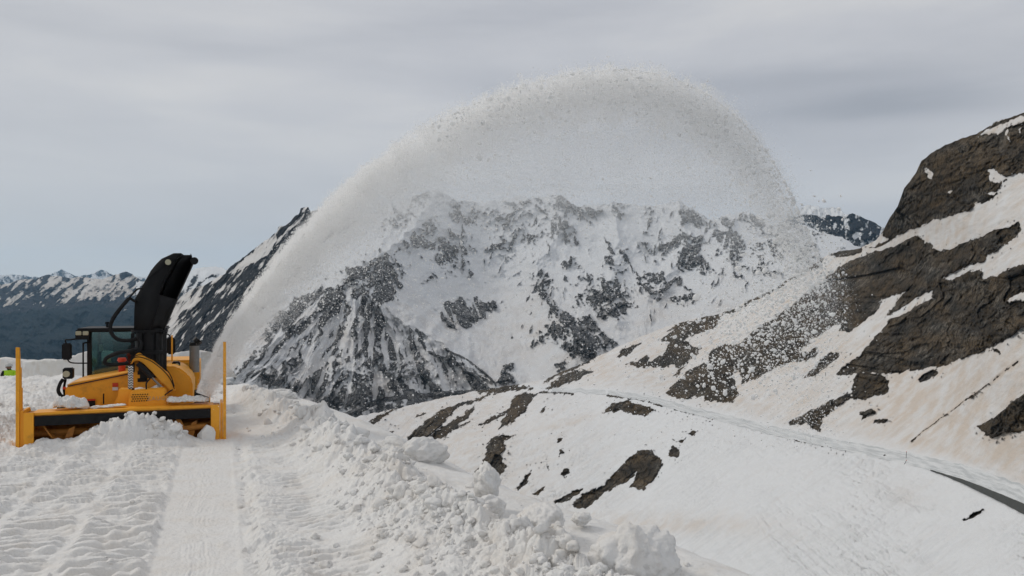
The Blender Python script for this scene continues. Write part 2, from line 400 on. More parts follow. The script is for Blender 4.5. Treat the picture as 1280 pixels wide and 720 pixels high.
# ---------- the pass road crossing it
def mat_road_snow():
    t = NT('packed_road_snow'); Pp = t.pos(); cv = t.n('ShaderNodeCombineXYZ'); t.l(t.attr('along'), cv.inputs[0]); t.l(t.attr('across'), cv.inputs[1])
    n = t.noise(t.mapv(cv.outputs[0], (.05, 6, 1)), 1.0, 5, .6); n2 = t.noise(Pp, .8, 4, .6)
    c = t.mix(t.smooth(n, .35, .62), (.46, .475, .48), (.66, .668, .67))
    c = t.mix(t.math('MULTIPLY', t.smooth(n2, .5, .7), .3), c, (.50, .55, .58))
    t.bsdf(c, .7, .3, normal=t.bump(n2, .4, .5)); return t.m
def mat_asphalt():
    t = NT('asphalt'); Pp = t.pos(); n = t.noise(Pp, .5, 5, .6)
    t.bsdf(t.mix(n, (.045, .048, .045), (.075, .078, .072)), .75, .3, normal=t.bump(t.noise(Pp, 8, 3), .02)); return t.m

def ribbon(name, pts, mat, near, nx=260, nt=9, rough=0, seed=0, bankh=0):
    p = np.array(pts, float); xs = np.linspace(p[0, 0], p[-1, 0], nx)
    a = np.interp(xs, p[:, 0], p[:, 1]); b = np.interp(xs, p[:, 0], p[:, 2])
    a = a+rough*fbm(xs/9, xs*0, seed, 4); b = b+rough*fbm(xs/9, xs*0+9, seed+5, 4)
    t = np.linspace(0, 1, nt)[:, None]; py = a[None]*(1-t)+b[None]*t; px = np.repeat(xs[None], nt, 0)
    d = hill_depth(px.ravel(), py.ravel()).reshape(px.shape)-near
    X, Y, Z = ray(px, py, d)
    o = fast_mesh(name, np.stack([X, Y, Z], -1).reshape(-1, 3), grid_faces(nt, nx), mat, True, {'along': px, 'across': np.repeat(t, nx, 1)}); tag(o, None, None, None, 'structure'); return o
rr = [(x, c-h*.5, c+h*.5) for x, c, h in ROAD if x >= 690]
o = ribbon('road', rr, mat_road_snow(), .8, rough=2.2, seed=3); o['label'] = 'snow packed mountain pass road crossing the hillside'
ap = [(1163,587,588.3),(1180,592,594.5),(1200,598,603),(1220,605,612.5),(1250,617,627),(1280,629.5,643),(1330,652,668),(1450,708,735)]
o = ribbon('asphalt_lane', ap, mat_asphalt(), 2.0, rough=.5, seed=8); o['label'] = 'cleared dark asphalt lane of the pass road'

# ---------- massif behind
MROCK = [  # polygon, density, weight
 (P(284,470,310,435,340,400,370,372,400,355,430,335,455,330,480,340,480,375,510,400,540,418,580,445,612,472,622,492,560,505,440,525,400,515,340,485), .50),
 (P(405,345,450,328,480,318,512,340,508,362,490,375,474,378,462,352,430,350), .86),
 (P(486,316,506,300,530,278,547,270,566,290,590,294,600,312,574,342,551,331,530,312), .50), (P(520,245,545,236,560,250,548,262,520,262,500,290,470,300,480,275), .40),
 (P(549,395,560,378,577,365,600,369,608,378,630,380,611,391,600,400,581,411,566,408), .92), (P(531,348,540,345,542,352,535,355), .9), (P(578,338,590,332,596,342,585,345), .85),
 (P(667,335,690,342,697,380,712,395,730,392,750,402,760,425,750,438,725,450,709,440,690,425,671,421,690,405,685,380,672,360), .74),
 (P(733,368,752,352,775,348,786,395,775,403,756,400,738,390), .72), (P(700,405,735,400,772,428,740,447,712,450), .72),
 (P(786,346,805,340,824,340,832,352,845,350,866,361,848,366,840,360,827,374,805,370), .88),
 (P(820,312,838,300,850,256,868,262,882,272,876,305,886,339,866,342,848,338,831,322), .68),
 (P(887,301,900,285,912,282,934,300,934,322,924,330,910,318), .72), (P(926,268,946,268,956,278,944,286,932,280), .66),
 (P(958,303,1019,305,1032,318,1010,331,985,325,962,330), .56), (P(694,270,712,268,728,300,722,310,708,305,700,290), .72), (P(699,330,712,322,722,318,720,338,704,336), .75),
 (P(756,318,765,300,786,312,788,342,775,345,760,335), .58), (P(764,262,774,255,776,268,770,280), .58), (P(800,280,816,268,812,300,800,300), .45), (P(740,270,748,265,745,295), .45),
 (P(688,243,706,238,712,250,704,262,692,258), .62), (P(636,250,652,245,668,250,664,257,645,256), .68), (P(609,307,620,300,635,301,630,312,614,312), .75), (P(637,286,652,280,664,283,650,292), .70), (P(598,284,622,278,626,290,606,292), .5),
 (P(632,455,646,452,646,478,634,484,612,486), .66), (P(690,450,706,446,712,458,700,470), .6), (P(660,432,668,430,664,440), .7), (P(655,296,662,292,670,318,660,322), .6), (P(670,415,684,415,682,424,672,426), .85),
 (P(660,345,676,330,690,350,694,372,684,378,668,362), .8), (P(560,250,600,262,640,262,640,290,600,286,566,280), .42), (P(840,372,862,366,880,374,862,382,844,382), .75), (P(720,258,742,262,738,282,722,278), .62), (P(795,305,812,300,818,318,802,322), .6), (P(600,300,660,240,700,238,760,262,700,300,640,320), .30), (P(880,260,1030,290,1030,330,940,350,880,345), .34), (P(700,340,780,345,800,380,720,395), .36),
]
ridgeC = P(250,470,268,455,285,430,330,385,370,345,400,305,430,290,460,268,500,250,530,240,545,238,570,250,600,252,625,248,650,245,665,250,690,243,705,247,720,258,745,257,770,253,790,256,820,256,850,251,868,262,885,275,905,270,930,266,950,272,965,282,990,285,1005,282,1030,292,1060,300,1110,330)
def local_line(px, py, pts, wfun):
    """max over segments of (width - distance), evaluated near the line only; widths taper"""
    P_ = np.array(pts, float); out = np.full(px.shape, -9.0)
    m = (px > P_[:, 0].min()-9) & (px < P_[:, 0].max()+9) & (py > P_[:, 1].min()-9) & (py < P_[:, 1].max()+9)
    if not m.any(): return out
    x = px[m]; y = py[m]; o = np.full(x.shape, -9.0); n = len(P_)-1
    for k in range(n):
        a = P_[k]; e = P_[k+1]-a; t = np.clip(((x-a[0])*e[0]+(y-a[1])*e[1])/(e@e), 0, 1)
        o = np.maximum(o, wfun((k+t)/n)-np.hypot(x-a[0]-t*e[0], y-a[1]-t*e[1]))
    out[m] = o; return out

def streaks(px, py, n, box, dirf, lmin, lmax, wmax, seed):
    r = np.random.default_rng(seed); wx = 1.6*fbm(px/6, py/6, seed, 4); wy = 1.6*fbm(px/6, py/6, seed+1, 4); F_ = np.full(px.shape, -9.0); qx = px+wx; qy = py+wy
    for _ in range(n):
        x = r.uniform(box[0], box[2]); y = r.uniform(box[1], box[3]); L = r.uniform(lmin, lmax); w_ = wmax*r.uniform(.35, 1); pts = [(x, y)]; j = r.normal(0, .16)
        for k in range(4):
            dx, dy = dirf(x, y); a = math.atan2(dy, dx)+j+r.normal(0, .16); x += math.cos(a)*L/4; y += math.sin(a)*L/4; pts.append((x, y))
        F_ = np.maximum(F_, local_line(qx, qy, pts, lambda t, w_=w_: w_*(1-.85*np.abs(2*t-.9))))
    return F_
def dir_front(x, y):
    a = np.interp(x, [290, 400, 440, 480, 540, 620], [-.85, -.72, -.35, .12, .35, .75]); return (a, 1.0)
def dir_back(x, y):
    return (.55*math.sin(x/37.0), 1.0)

def c_fields(px, py, d):
    wx = 9*fbm(px/26, py/26, 63, 4)+3*fbm(px/6, py/6, 64, 3); wy = 8*fbm(px/26, py/26, 65, 4)+3*fbm(px/6, py/6, 66, 3)
    f = np.full(px.shape, -.35)+.42*sst(400, 330, py)*sst(-.25, .3, fbm(px/40, py/30, 62, 3))
    for poly, dens in MROCK:
        sd = poly_sd(px+wx*1.15, py+wy*1.0, poly, 24)
        k = sst(-5, 5, sd); f = np.maximum(f, -.35+k*(dens+.35))
    # gullies running down from the crests
    w1 = fbm(px/44, py/44, 63, 5, .6); w2 = fbm(px/44, py/44, 65, 5, .6)
    qx = px+26*w1; qy = py+22*w2
    ang = np.arctan2(qx-455, qy-215); r = np.hypot(qx-455, qy-215)
    gully = .55*fbm(ang*7, r/70, 67, 3, .6)+1.15*fbm(ang*24, r/48, 77, 4, .6)+.20
    front = sst(650, 560, px)*sst(340, 375, py)
    fall = np.where(px < 640, .55, -.15)
    a1 = qx+qy*.55; b1 = qx-qy*.45
    ribs = np.maximum(ridged(a1/26, qy/34, 68, 5, .62), ridged(b1/30+7, qy/30, 69, 5, .62))
    iso = 2.1*(ribs-.60)+.45*fbm(px/4, py/3.4, 76, 3)
    n = gully*front*.6+iso*(1-front)
    crest = np.exp(-((py-interp(ridgeC, px)-8)/14)**2)*.22
    rock = f-.07+crest+n*(.34+.62*sst(-.35, .2, f))
    s1 = streaks(px, py, 120, (290, 350, 620, 480), dir_front, 22, 75, 3.6, 1001)
    rock = rock-1.0*np.clip((s1+1.0)/2.4, 0, 1)*front
    s2 = streaks(px, py, 330, (470, 245, 1030, 430), dir_back, 10, 38, 2.4, 1002)
    rock = rock-.75*np.clip((s2+1.0)/2.4, 0, 1)*(1-front)
    s3 = streaks(px, py, 260, (470, 250, 1030, 440), dir_back, 6, 26, 2.0, 1003)
    rib = np.clip((s3+1.0)/2.2, 0, 1)*(1-front)*sst(-.45, .15, fbm(px/50, py/40, 1004, 3)+.25*sst(400, 300, py))
    rock = np.maximum(rock, .72*rib)
    # curved strata at the foot
    band = line_sd(px+wx*.2, py+wy*.2, [(536,440),(565,452),(590,468),(612,487)], 1.6); rock = np.maximum(rock, .5+band*.25)
    band = line_sd(px+wx*.2, py+wy*.2, [(555,436),(585,450),(606,466),(620,482)], 1.2); rock = np.maximum(rock, .5+band*.25)
    band = line_sd(px+wx*.2, py+wy*.2, [(430,520),(470,502),(520,494),(600,490)], 3.0); rock = np.maximum(rock, .5+band*.15)
    dust = .50*sst(300, 420, py)*(.6+.6*fbm(px/50, py/30, 22, 3))
    return {'rock': np.clip(rock, 0, 1), 'dust': np.clip(dust, 0, 1)}
def c_disp(px, py, d, att):
    rk0 = att['rock']
    X, Y, Z = ray(px, py, d)
    ax, ay = 445.0, 340.0; ang = np.arctan2(px-ax, np.maximum(py-ay, 1)+18); r = np.hypot(px-ax, py-ay)
    front = sst(640, 560, px)*sst(345, 385, py)
    a = (ridged(X/420+.3*fbm(X/300, Z/300, 7), Z/330, 81, 5)*60+sst(.3, .9, rk0)*30)*(1-.6*front)
    b = -ridged(ang*5, r/160, 82, 4)*40*front
    rk = att['rock']
    sp = 0
    for L_, wd, am in (([(545,240),(505,298),(440,340),(470,378),(505,400),(560,436),(625,488)], 26, 150), ([(440,340),(385,392),(330,440),(292,470)], 22, 70), ([(445,345),(440,420),(452,515)], 16, 45), ([(700,246),(704,290),(668,330),(690,390),(735,430)], 20, 110), ([(850,256),(858,300),(840,340),(810,370)], 18, 110), ([(912,280),(915,330)], 14, 70), ([(770,258),(775,310),(760,360),(770,400)], 18, 90)):
        q_ = 16-line_sd(px+7*fbm(px/16, py/16, 170, 3), py+6*fbm(px/16, py/16, 171, 3), L_, 16)
        sp = sp+am*np.exp(-np.maximum(q_, 0)/wd)
    return (-sp-a*.8+b-rk*10-rk*40*facet((X+.6*Z+20*fbm(X/80, Z/80, 85))/95, (Z*1.1-.3*X)/70, 86)+fbm(X/60, Z/50, 84, 4)*14)/d
CDEPTH = [(200,250,3200),(300,300,3000),(400,255,3200),(540,240,3200),(700,245,3300),(850,252,3200),(1000,282,3000),(1100,320,2700),(200,480,1900),(300,470,1700),(440,350,2300),(440,440,1850),(440,530,1600),(560,380,2500),(640,380,2600),(640,460,2100),(620,520,1800),(700,420,2100),(760,400,2200),(850,340,2600),(880,400,2000),(900,470,1800),(1000,360,2000),(1060,340,2100),(1060,460,1500),(540,460,1900),(300,560,1500),(800,560,1500)]
M_MASS = mat_terrain('massif_snow_and_rock', 30.0, (.14, .143, .15), (.25, .247, .245), snow=(.73, .75, .775), bump=.6, edge=.06, namp=.60)
sheet('rocky_massif', 250, 1110, 1.0, ridgeC, P(250,500,300,560,1110,480), 300, CDEPTH, c_fields, M_MASS, back=(1.3, 500), jag=5, jseed=11,
    label='snow covered rocky massif across the valley behind the snow arc', disp=c_disp)

# ---------- glacier peak at the right, behind
def d_fields(px, py, d):
    n = fbm(px/9, py/12, 90, 5, .65)
    rock = .62-.25*sst(278, 300, py)+.9*n-.9*sst(271, 266, py+(px-1010)*-.02+3*fbm(px/14, py/14, 92, 3))*sst(1066, 1050, px)+.1
    return {'rock': np.clip(rock, 0, 1), 'dust': px*0}
M_PEAK = mat_terrain('peak_snow_and_rock', 60.0, (.035, .04, .05), (.075, .08, .09), snow=(.84, .86, .88), bump=.8, edge=.07)
sheet('glacier_peak', 960, 1180, .7, P(960,290,990,268,1003,259,1010,256,1022,258,1030,261,1040,259,1050,262,1056,268,1066,267,1078,272,1092,278,1100,283,1130,300,1180,330), 360, 120,
    [(960,260,6200),(1180,260,6000),(1050,256,6300),(960,360,5000),(1180,360,5000),(1070,320,5400)], d_fields, M_PEAK, back=(1.2, 500), jag=1.6, jseed=14,
    label='distant glaciated peak behind the right hillside', disp=lambda px, py, d, a: (-ridged(px/22, py/30, 93, 5)*110-a['rock']*40)/d)

# ---------- left mountain falling into the valley
def b_fields(px, py, d):
    u = (px*.80-py*.60); v = (px*.60+py*.80)      # u along '/', v across it
    u2 = px*.62-py*.78; v2 = px*.78+py*.62
    n = fbm(u2/30, v2/5.2, 101, 5, .62)
    s1 = .66+1.0*n
    cap = poly_sd(px+3*fbm(px/10, py/10, 6), py+3*fbm(px/10, py/10, 7), P(285,342,300,328,330,300,345,292,347,300,335,318,310,332,296,338), 16)
    s1 = np.where(cap > 0, .15, s1)
    lowsnow = poly_sd(px+6*fbm(px/12, py/12, 8), py+5*fbm(px/12, py/12, 9), P(205,425,212,385,235,366,255,360,240,385,222,410), 16)
    s1 = s1-.45*sst(-8, 6, lowsnow)
    s1 = s1+.25*sst(400, 440, py)
    return {'rock': np.clip(s1, 0, 1), 'dust': np.clip(.35+.4*n-.3*sst(340, 320, py), 0, 1)}
M_LEFT = mat_terrain('left_mountain_snow_and_rock', 30.0, (.026, .029, .036), (.060, .060, .064), snow=(.82, .80, .78), bump=.8, edge=.07, namp=.45)
sheet('dark_mountainside', 180, 470, .8, P(180,440,195,420,205,402,212,385,225,372,240,362,255,356,270,348,282,342,283,338,300,325,316,313,330,302,342,293,346,291,348,284,356,282,362,277,374,266,376,259,385,257,388,264,400,262,430,268,470,280), 520, 230,
    [(180,380,3600),(290,330,3500),(385,258,3300),(470,270,3300),(180,500,2600),(260,420,2900),(300,480,2300),(470,500,1950),(350,380,2700),(470,400,2500)], b_fields, M_LEFT, back=(1.25, 500), jag=2.6, jseed=15,
    label='dark streaky mountain flank behind the blower and the snow jet', disp=lambda px, py, d, a: (-ridged((px*.62-py*.78)/70, (px*.78+py*.62)/17, 103, 5)*55-a['rock']*14)/d)
def b1_fields(px, py, d):
    n = fbm((px-py*.8)/16, (px*.8+py)/8, 111, 5, .62)
    r = .28+.8*n+.35*np.exp(-(((px-244)/12)**2+((py-350)/6)**2))+.4*sst(362, 385, py)-.5*sst(346, 338, py)
    return {'rock': np.clip(r, 0, 1), 'dust': np.clip(.5*sst(350, 380, py)+.2*n, 0, 1)}
sheet('snowy_shoulder', 170, 330, .7, P(170,352,195,352,208,345,222,344,235,340,247,335,258,333,268,333,277,334,283,338,300,350,330,370), 470, 130,
    [(170,350,6500),(250,334,6500),(330,350,6200),(170,470,4300),(330,470,4000),(250,400,5200)], b1_fields, M_PEAK, back=(1.2, 500), jag=1.6, jseed=19,
    label='bright snowy shoulder between the chute and the dark flank', disp=lambda px, py, d, a: (-ridged(px/26, py/22, 113, 5)*90)/d)

# ---------- far ranges on the left
def a_fields(px, py, d):
    u = px*.78-py*.62; v = px*.62+py*.78
    n = fbm(u/26, v/6.5, 121, 5, .62)+.35*fbm(px/6, py/6, 122, 4)
    line = 384+6*fbm(px/35, px*0, 123, 3)+8*np.exp(-((px-5)/30)**2)-4*np.exp(-((px-100)/30)**2)
    sn = np.exp(-(((px-120-(py-362)*-1.6)/34)**2+((py-362)/13)**2))*.5
    rock = .52+.90*n-sn+.5*sst(line-22, line+4, py)
    forest = sst(line-12, line+16, py+7*n)
    return {'rock': np.clip(rock, 0, 1), 'dust': np.clip(.55+.5*fbm(px/20, py/9, 9), 0, 1), 'forest': forest}
M_FAR = mat_terrain('far_range', 150.0, (.030, .032, .045), (.070, .066, .070), snow=(.84, .80, .76), bump=.9, edge=.08, namp=.4, forest=(.008, .020, .026))
sheet('distant_range', -140, 420, .8, P(-140,350,-60,350,0,355,12,354,25,350,45,348,62,343,75,345,85,347,105,346,125,350,135,347,143,344,150,341.5,157,340,164,343,172,348,180,352,215,360,260,374,420,420), 500, 190,
    [(-140,345,13500),(157,340,13000),(420,380,12000),(-140,500,7600),(157,500,7200),(420,500,7000),(157,400,10500),(0,420,10000),(300,420,9500)], a_fields, M_FAR, back=(1.2, 900), jag=2.2, jseed=23,
    label='distant mountain range with forested lower slopes on the left', disp=lambda px, py, d, a: (-ridged((px*.9-py*.4)/40, py/36, 125, 5)*420-a['rock']*60)/d)
M_FAR2 = mat_terrain('farthest_range', 300.0, (.06, .065, .08), (.11, .11, .12), snow=(.88, .88, .88), bump=.8, edge=.1, namp=.5)
sheet('farthest_range', -160, 460, .8, P(-160,346,-60,342,0,344,14,343,30,345,50,347,60,344,70,340,77,337,84,341,95,345,108,344,118,341,127,337,136,341,150,346,172,346,180,345,190,345,200,348,240,346,460,352), 420, 80,
    [(-160,340,24000),(460,340,24000),(150,337,24500),(-160,420,17000),(460,420,17000),(150,380,20000)], lambda px, py, d: {'rock': np.clip(.42+.8*fbm(px/8, py/7, 131, 5, .6), 0, 1), 'dust': px*0}, M_FAR2, back=(1.12, 900), jag=1.8, jseed=29,
    label='farthest snowy peaks on the left horizon', disp=lambda px, py, d, a: (-ridged(px/14, py/20, 133, 5)*700)/d)

# ---------- valley floor, out to the horizon
def valley():
    n = 90; r = np.r_[0, np.geomspace(200, 27000, n)]; th = np.linspace(0, 2*np.pi, 97)
    Rr, T = np.meshgrid(r, th, indexing='ij'); X = Rr*np.cos(T); Y = Rr*np.sin(T)
    Z = -1150+60*fbm(X/1500, Y/1500, 140, 4)*sst(0, 2000, Rr)
    t = NT('valley_forest'); Pp = t.pos()
    t.bsdf(t.mix(t.noise(Pp, .004, 6), (.015, .03, .028), (.03, .045, .035)), .9, .1)
    o = fast_mesh('valley_floor', np.stack([X, Y, Z], -1).reshape(-1, 3), grid_faces(n+1, 97), t.m); tag(o, None, None, None, 'structure')
valley()

# ------------------------------------------------------------------ foreground snow terrace
YAW = R(20.7); UX = np.array([math.cos(YAW), math.sin(YAW)]); UY = np.array([-math.sin(YAW), math.cos(YAW)]); O = np.array([-5.80, 11.62])
CREST = np.array([(4.2,1.0),(2.9,3.2),(1.95,5.5),(1.3,6.7),(.52,7.75),(-.12,8.7),(-1.0,10.1),(-2.5,13.2),(-4.0,16.0),(-7.2,20.5),(-12,25),(-22,33),(-40,45)])
def crest_e(X, Y):
    """signed distance to the terrace edge, positive beyond it"""
    best = np.full(X.shape, 1e9); sg = np.zeros(X.shape)
    for a, b in zip(CREST[:-1], CREST[1:]):
        e = b-a; t = np.clip(((X-a[0])*e[0]+(Y-a[1])*e[1])/(e@e), 0, 1)
        dx = X-a[0]-t*e[0]; dy = Y-a[1]-t*e[1]; q = dx*dx+dy*dy
        s = np.sign(e[0]*(Y-a[1])-e[1]*(X-a[0]))
        m = q < best; best = np.where(m, q, best); sg = np.where(m, s, sg)
    return -sg*np.sqrt(best)

def ground(X, Y, detail=True):
    X = np.asarray(X, float); Y = np.asarray(Y, float)
    s = (X-O[0])*UX[0]+(Y-O[1])*UX[1]; t = (X-O[0])*UY[0]+(Y-O[1])*UY[1]
    s = s-.004*t*t*sst(0, -6, t)*0
    e = crest_e(X, Y)
    z = .02*fbm(X/1.5, Y/1.5, 201, 3)
    z = z-1.9*sst(19.5, 30, Y)-1.2*sst(30, 80, Y)                       # the road drops away behind
    z = z+.16*sst(-1.35, -2.2, s)+.12*fbm(X/1.3, Y/1.3, 202, 3)*sst(-1.4, -2.0, s)    # left bank
    right = sst(1.5, 2.0, s)
    z = z+right*(.05+.05*fbm(X/.8, Y/.8, 203, 3))
    bc = 1.0+.45*sst(9.5, 6.5, Y); edge = np.exp(-((e+bc)/.36)**2)                                    # lumpy berm inside the edge
    berm = edge*(.17+.12*fbm(X/.7, Y/.7, 204, 3))
    z = z+berm*right
    z = z+.10*np.exp(-((s-2.9)/.45)**2)*sst(2, -1, t)                    # ridge between track and smooth trough
    z = z-.05*np.exp(-((e+bc+.85)/.42)**2)*right
    drop = np.maximum(e+.35, 0)
    z = z-np.where(drop < 1.2, .30*drop**2, .432+.72*(drop-1.2))
    lane = sst(1.50, 1.44, s+.015*fbm(t*3, t*0, 205, 3))*sst(-1.55, -1.35, s)*sst(.3, -.3, t)
    z = z-.012*lane-.05*np.exp(-((s-1.60-.03*fbm(t/.4, t*0, 233, 3))/.07)**2)*sst(.3, -.3, t)
    if not detail: return z
    near = sst(40, 14, Y)
    # roughness masks
    rough_r = sst(1.5, 1.62, s)*(1-.85*np.exp(-((e+bc+.85)/.42)**2))*sst(-.55, -.95, e+bc-1)
    rough_l = sst(-1.25, -1.6, s)
    rough_b = sst(0, 1.2, t)*sst(1.5, 1.2, s)*.6
    m = np.clip(rough_r+rough_l+rough_b, 0, 1)
    k = (.35+.65*sst(-.15, .45, fbm(X/.55, Y/.55, 206, 3)))
    wx = X+.05*fbm(X/.2, Y/.2, 207, 3); wy = Y+.05*fbm(X/.2, Y/.2, 208, 3)
    L = .105*lumps(wx/.38, wy/.38, 209)*k+.060*lumps(wx/.18, wy/.18, 210)*k+.026*lumps(wx/.075, wy/.075, 211)+.012*fbm(X/.05, Y/.05, 212, 3)
    z = z+L*m*(.75+1.1*edge*right)+m*.03*(ridged(wx/.22, wy/.22, 240, 4)-.4)+m*.02*fbm(X/.035, Y/.035, 241, 3)
    # tyre lug prints right of the lane
    lug = (1-np.abs(((t+.25*np.abs((s-2.2)))/.13+.18*fbm(X/.3, Y/.3, 213, 2)) % 1*2-1))
    tr = np.exp(-((s-2.15)/.42)**4)*sst(.3, -.2, t)
    tr = tr*sst(-.25, .2, fbm(X/.6, Y/.6, 214, 2)+.15)
    z = z-.055*sst(.3, .8, lug)*tr*(.6+.4*fbm(X/.1, Y/.1, 215, 2))
    # lane: cleat prints in three bands, smooth strip with fine grooves on its right
    lw = sst(.82, .74, s+.02*fbm(t*2, t*0, 216, 2))*lane
    band = np.abs(((s+1.35)/.72+.03*fbm(t*1.5, t*0, 217, 2)) % 1*2-1)
    cle = (1-np.abs(((t+.012*fbm(X/.2, Y/.2, 218, 2))/.145 % 1)*2-1))
    z = z+lw*(.055*sst(.35, .62, cle)*sst(.97, .7, band)*(.35+.9*sst(-.25, .25, fbm(X/.5, Y/.5, 219, 3)))+.022*sst(.72, .95, band)
              +.012*fbm(X/.16, Y/.16, 220, 4)+.010*lumps(X/.09, Y/.09, 221)+.03*sst(.25, .5, fbm(X/.5, Y/.35, 222, 2)))
    stp = lane*sst(.80, .9, s)
    gr = fbm(t/.9, (s+.04*np.sin(t*2.3)+.02*fbm(t/.25, s*0, 223, 2))/.026, 232, 3)*1.6*np.exp(-((s-1.12-.03*np.sin(t*2))/.16)**2)*sst(-.1, .25, fbm(t/.5, s*0, 224, 3)+.12)
    z = z+stp*(.0070*gr+.004*fbm(X/.07, Y/.07, 225, 3)+.006*fbm(X/.4, Y/.4, 226, 2))
    z = z+.0*np.exp(-((s-1.51-.03*fbm(t/.3, t*0, 231, 3))/.03)**2)*sst(.2, -.2, t)*np.clip(.3+1.4*fbm(t/.10, s/.05, 227, 3), 0, 1)   # crumbled lip along the lane edge
    # heap in front of the blower
    z = z+HEAP(s, t)*(.75+.25*lumps(wx/.16, wy/.16, 228)+.10*fbm(X/.06, Y/.06, 229, 3))
    z = z+.015*fbm(X/.12, Y/.12, 230, 4)*sst(.5, -.5, e)*(1-lane)*.6
    return z

def HEAP(s, t):
    a = .47*np.exp(-(np.abs((s+.0)/.56)**2.2)-((t+.16)/.26)**2)
    b = .20*np.exp(-(np.abs((s-.62)/.36)**2)-((t+.22)/.24)**2)
    c = .12*np.exp(-(np.abs((s+.95)/.30)**2)-((t+.15)/.2)**2)
    return a+b+c

def mat_snow(name='foreground_snow', tint=.35, scale=1.0):
    t = NT(name); Pp = t.pos()
    a = t.noise(Pp, .45*scale, 4, .6); b = t.noise(Pp, 3.0*scale, 5, .6); c = t.noise(Pp, 45, 4, .65); d = t.noise(Pp, 14, 4, .6)
    f = t.math('MULTIPLY', t.smooth(a, .38, .68), tint); f2 = t.math('MULTIPLY', t.smooth(b, .45, .75), .45*tint/.35)
    col = t.mix(f, (.735, .728, .715), (.69, .65, .605)); col = t.mix(f2, col, (.65, .59, .52))
    h = t.math('ADD', t.math('MULTIPLY', c, .3), d)
    bs = t.bsdf(col, .62, .25, normal=t.bump(h, .022, .9))
    bs.inputs['Subsurface Weight'].default_value = .0
    return t.m
M_SNOW = mat_snow()

def build_ground():
    rows_py = np.r_[np.arange(760, 500, -.55), np.arange(500, 432, -.35)]
    Yr = (CZ*F)/(rows_py-CY); Yr = np.r_[np.linspace(2.4, Yr[0]-.02, 40), Yr, np.linspace(Yr[-1]+1, 90, 40)]
    a = np.r_[np.linspace(-.95, -.70, 60)[:-1], np.arange(-.70, .36, 1.15/F), np.linspace(.37, .95, 60)]
    A, Y = np.meshgrid(a, Yr); X = A*Y
    Z = ground(X, Y)
    Z = np.maximum(Z, -70)
    o = fast_mesh('snow_ground', np.stack([X, Y, Z], -1).reshape(-1, 3), grid_faces(len(Yr), len(a)), M_SNOW)
    tag(o, 'foreground snow terrace with machine tracks and lumpy berm', None, None, 'structure')
build_ground()
def gz(x, y): return float(ground(np.array([x]), np.array([y]))[0])

# ---------- snow clods
def ico(sub):
    bm = bmesh.new(); bmesh.ops.create_icosphere(bm, subdivisions=sub, radius=1)
    v = np.array([x.co[:] for x in bm.verts]); f = np.array([[q.index for q in p.verts] for p in bm.faces]); bm.free(); return v, f
IV2, IF2 = ico(3)
def clod_shapes(V, n, seed, amp=.42):
    out = []
    for i in range(n):
        s = seed+i*7
        d = 1+amp*(fbm(V[:, 0]*1.3+i*3, V[:, 1]*1.3+V[:, 2]*1.7, s, 3)+fbm(V[:, 2]*1.3-i, V[:, 0]*1.1-V[:, 1]*1.6, s+3, 3))
        d = d+.14*lumps(V[:, 0]*2+i+V[:, 2], V[:, 1]*2-V[:, 2], s+5)+.07*fbm(V[:, 0]*4+V[:, 2]*3+i, V[:, 1]*4-V[:, 2]*3, s+6, 2)
        if i % 2:
            rs = np.random.default_rng(s); pn = rs.normal(size=(11, 3)); pn /= np.linalg.norm(pn, axis=1)[:, None]; off = rs.uniform(.6, 1.0, 11)
            dt = V@pn.T; rr = np.min(np.where(dt > .08, off/np.maximum(dt, .08), 9), 1)
            d = np.minimum(rr, 1.5)*.85*(1+.12*(d-1))*(1+.04*fbm(V[:, 0]*5+i, V[:, 1]*5+V[:, 2]*4, s+8, 3))
        out.append(V*d[:, None])
    return np.array(out)
def rand_rot(n, r):
    q = r.normal(size=(n, 4)); q /= np.linalg.norm(q, axis=1)[:, None]; w, x, y, z = q.T
    return np.stack([1-2*(y*y+z*z), 2*(x*y-z*w), 2*(x*z+y*w), 2*(x*y+z*w), 1-2*(x*x+z*z), 2*(y*z-x*w), 2*(x*z-y*w), 2*(y*z+x*w), 1-2*(x*x+y*y)], 1).reshape(n, 3, 3)
def scatter_mesh(name, pts, rad, shapes, Fc, mat, seed=0, flat=.85):
    r = np.random.default_rng(seed); n = len(pts); idx = r.integers(0, len(shapes), n)
    V = shapes[idx]*np.asarray(rad)[:, None, None]*(1+r.uniform(-.25, .35, (n, 1, 3)))
    V = np.einsum('nij,nkj->nki', rand_rot(n, r), V); V[:, :, 2] *= flat
    V = V+np.asarray(pts)[:, None, :]; k = shapes.shape[1]
    Fa = (Fc[None]+(np.arange(n)*k)[:, None, None]).reshape(-1, Fc.shape[1])
    return fast_mesh(name, V.reshape(-1, 3), Fa, mat)

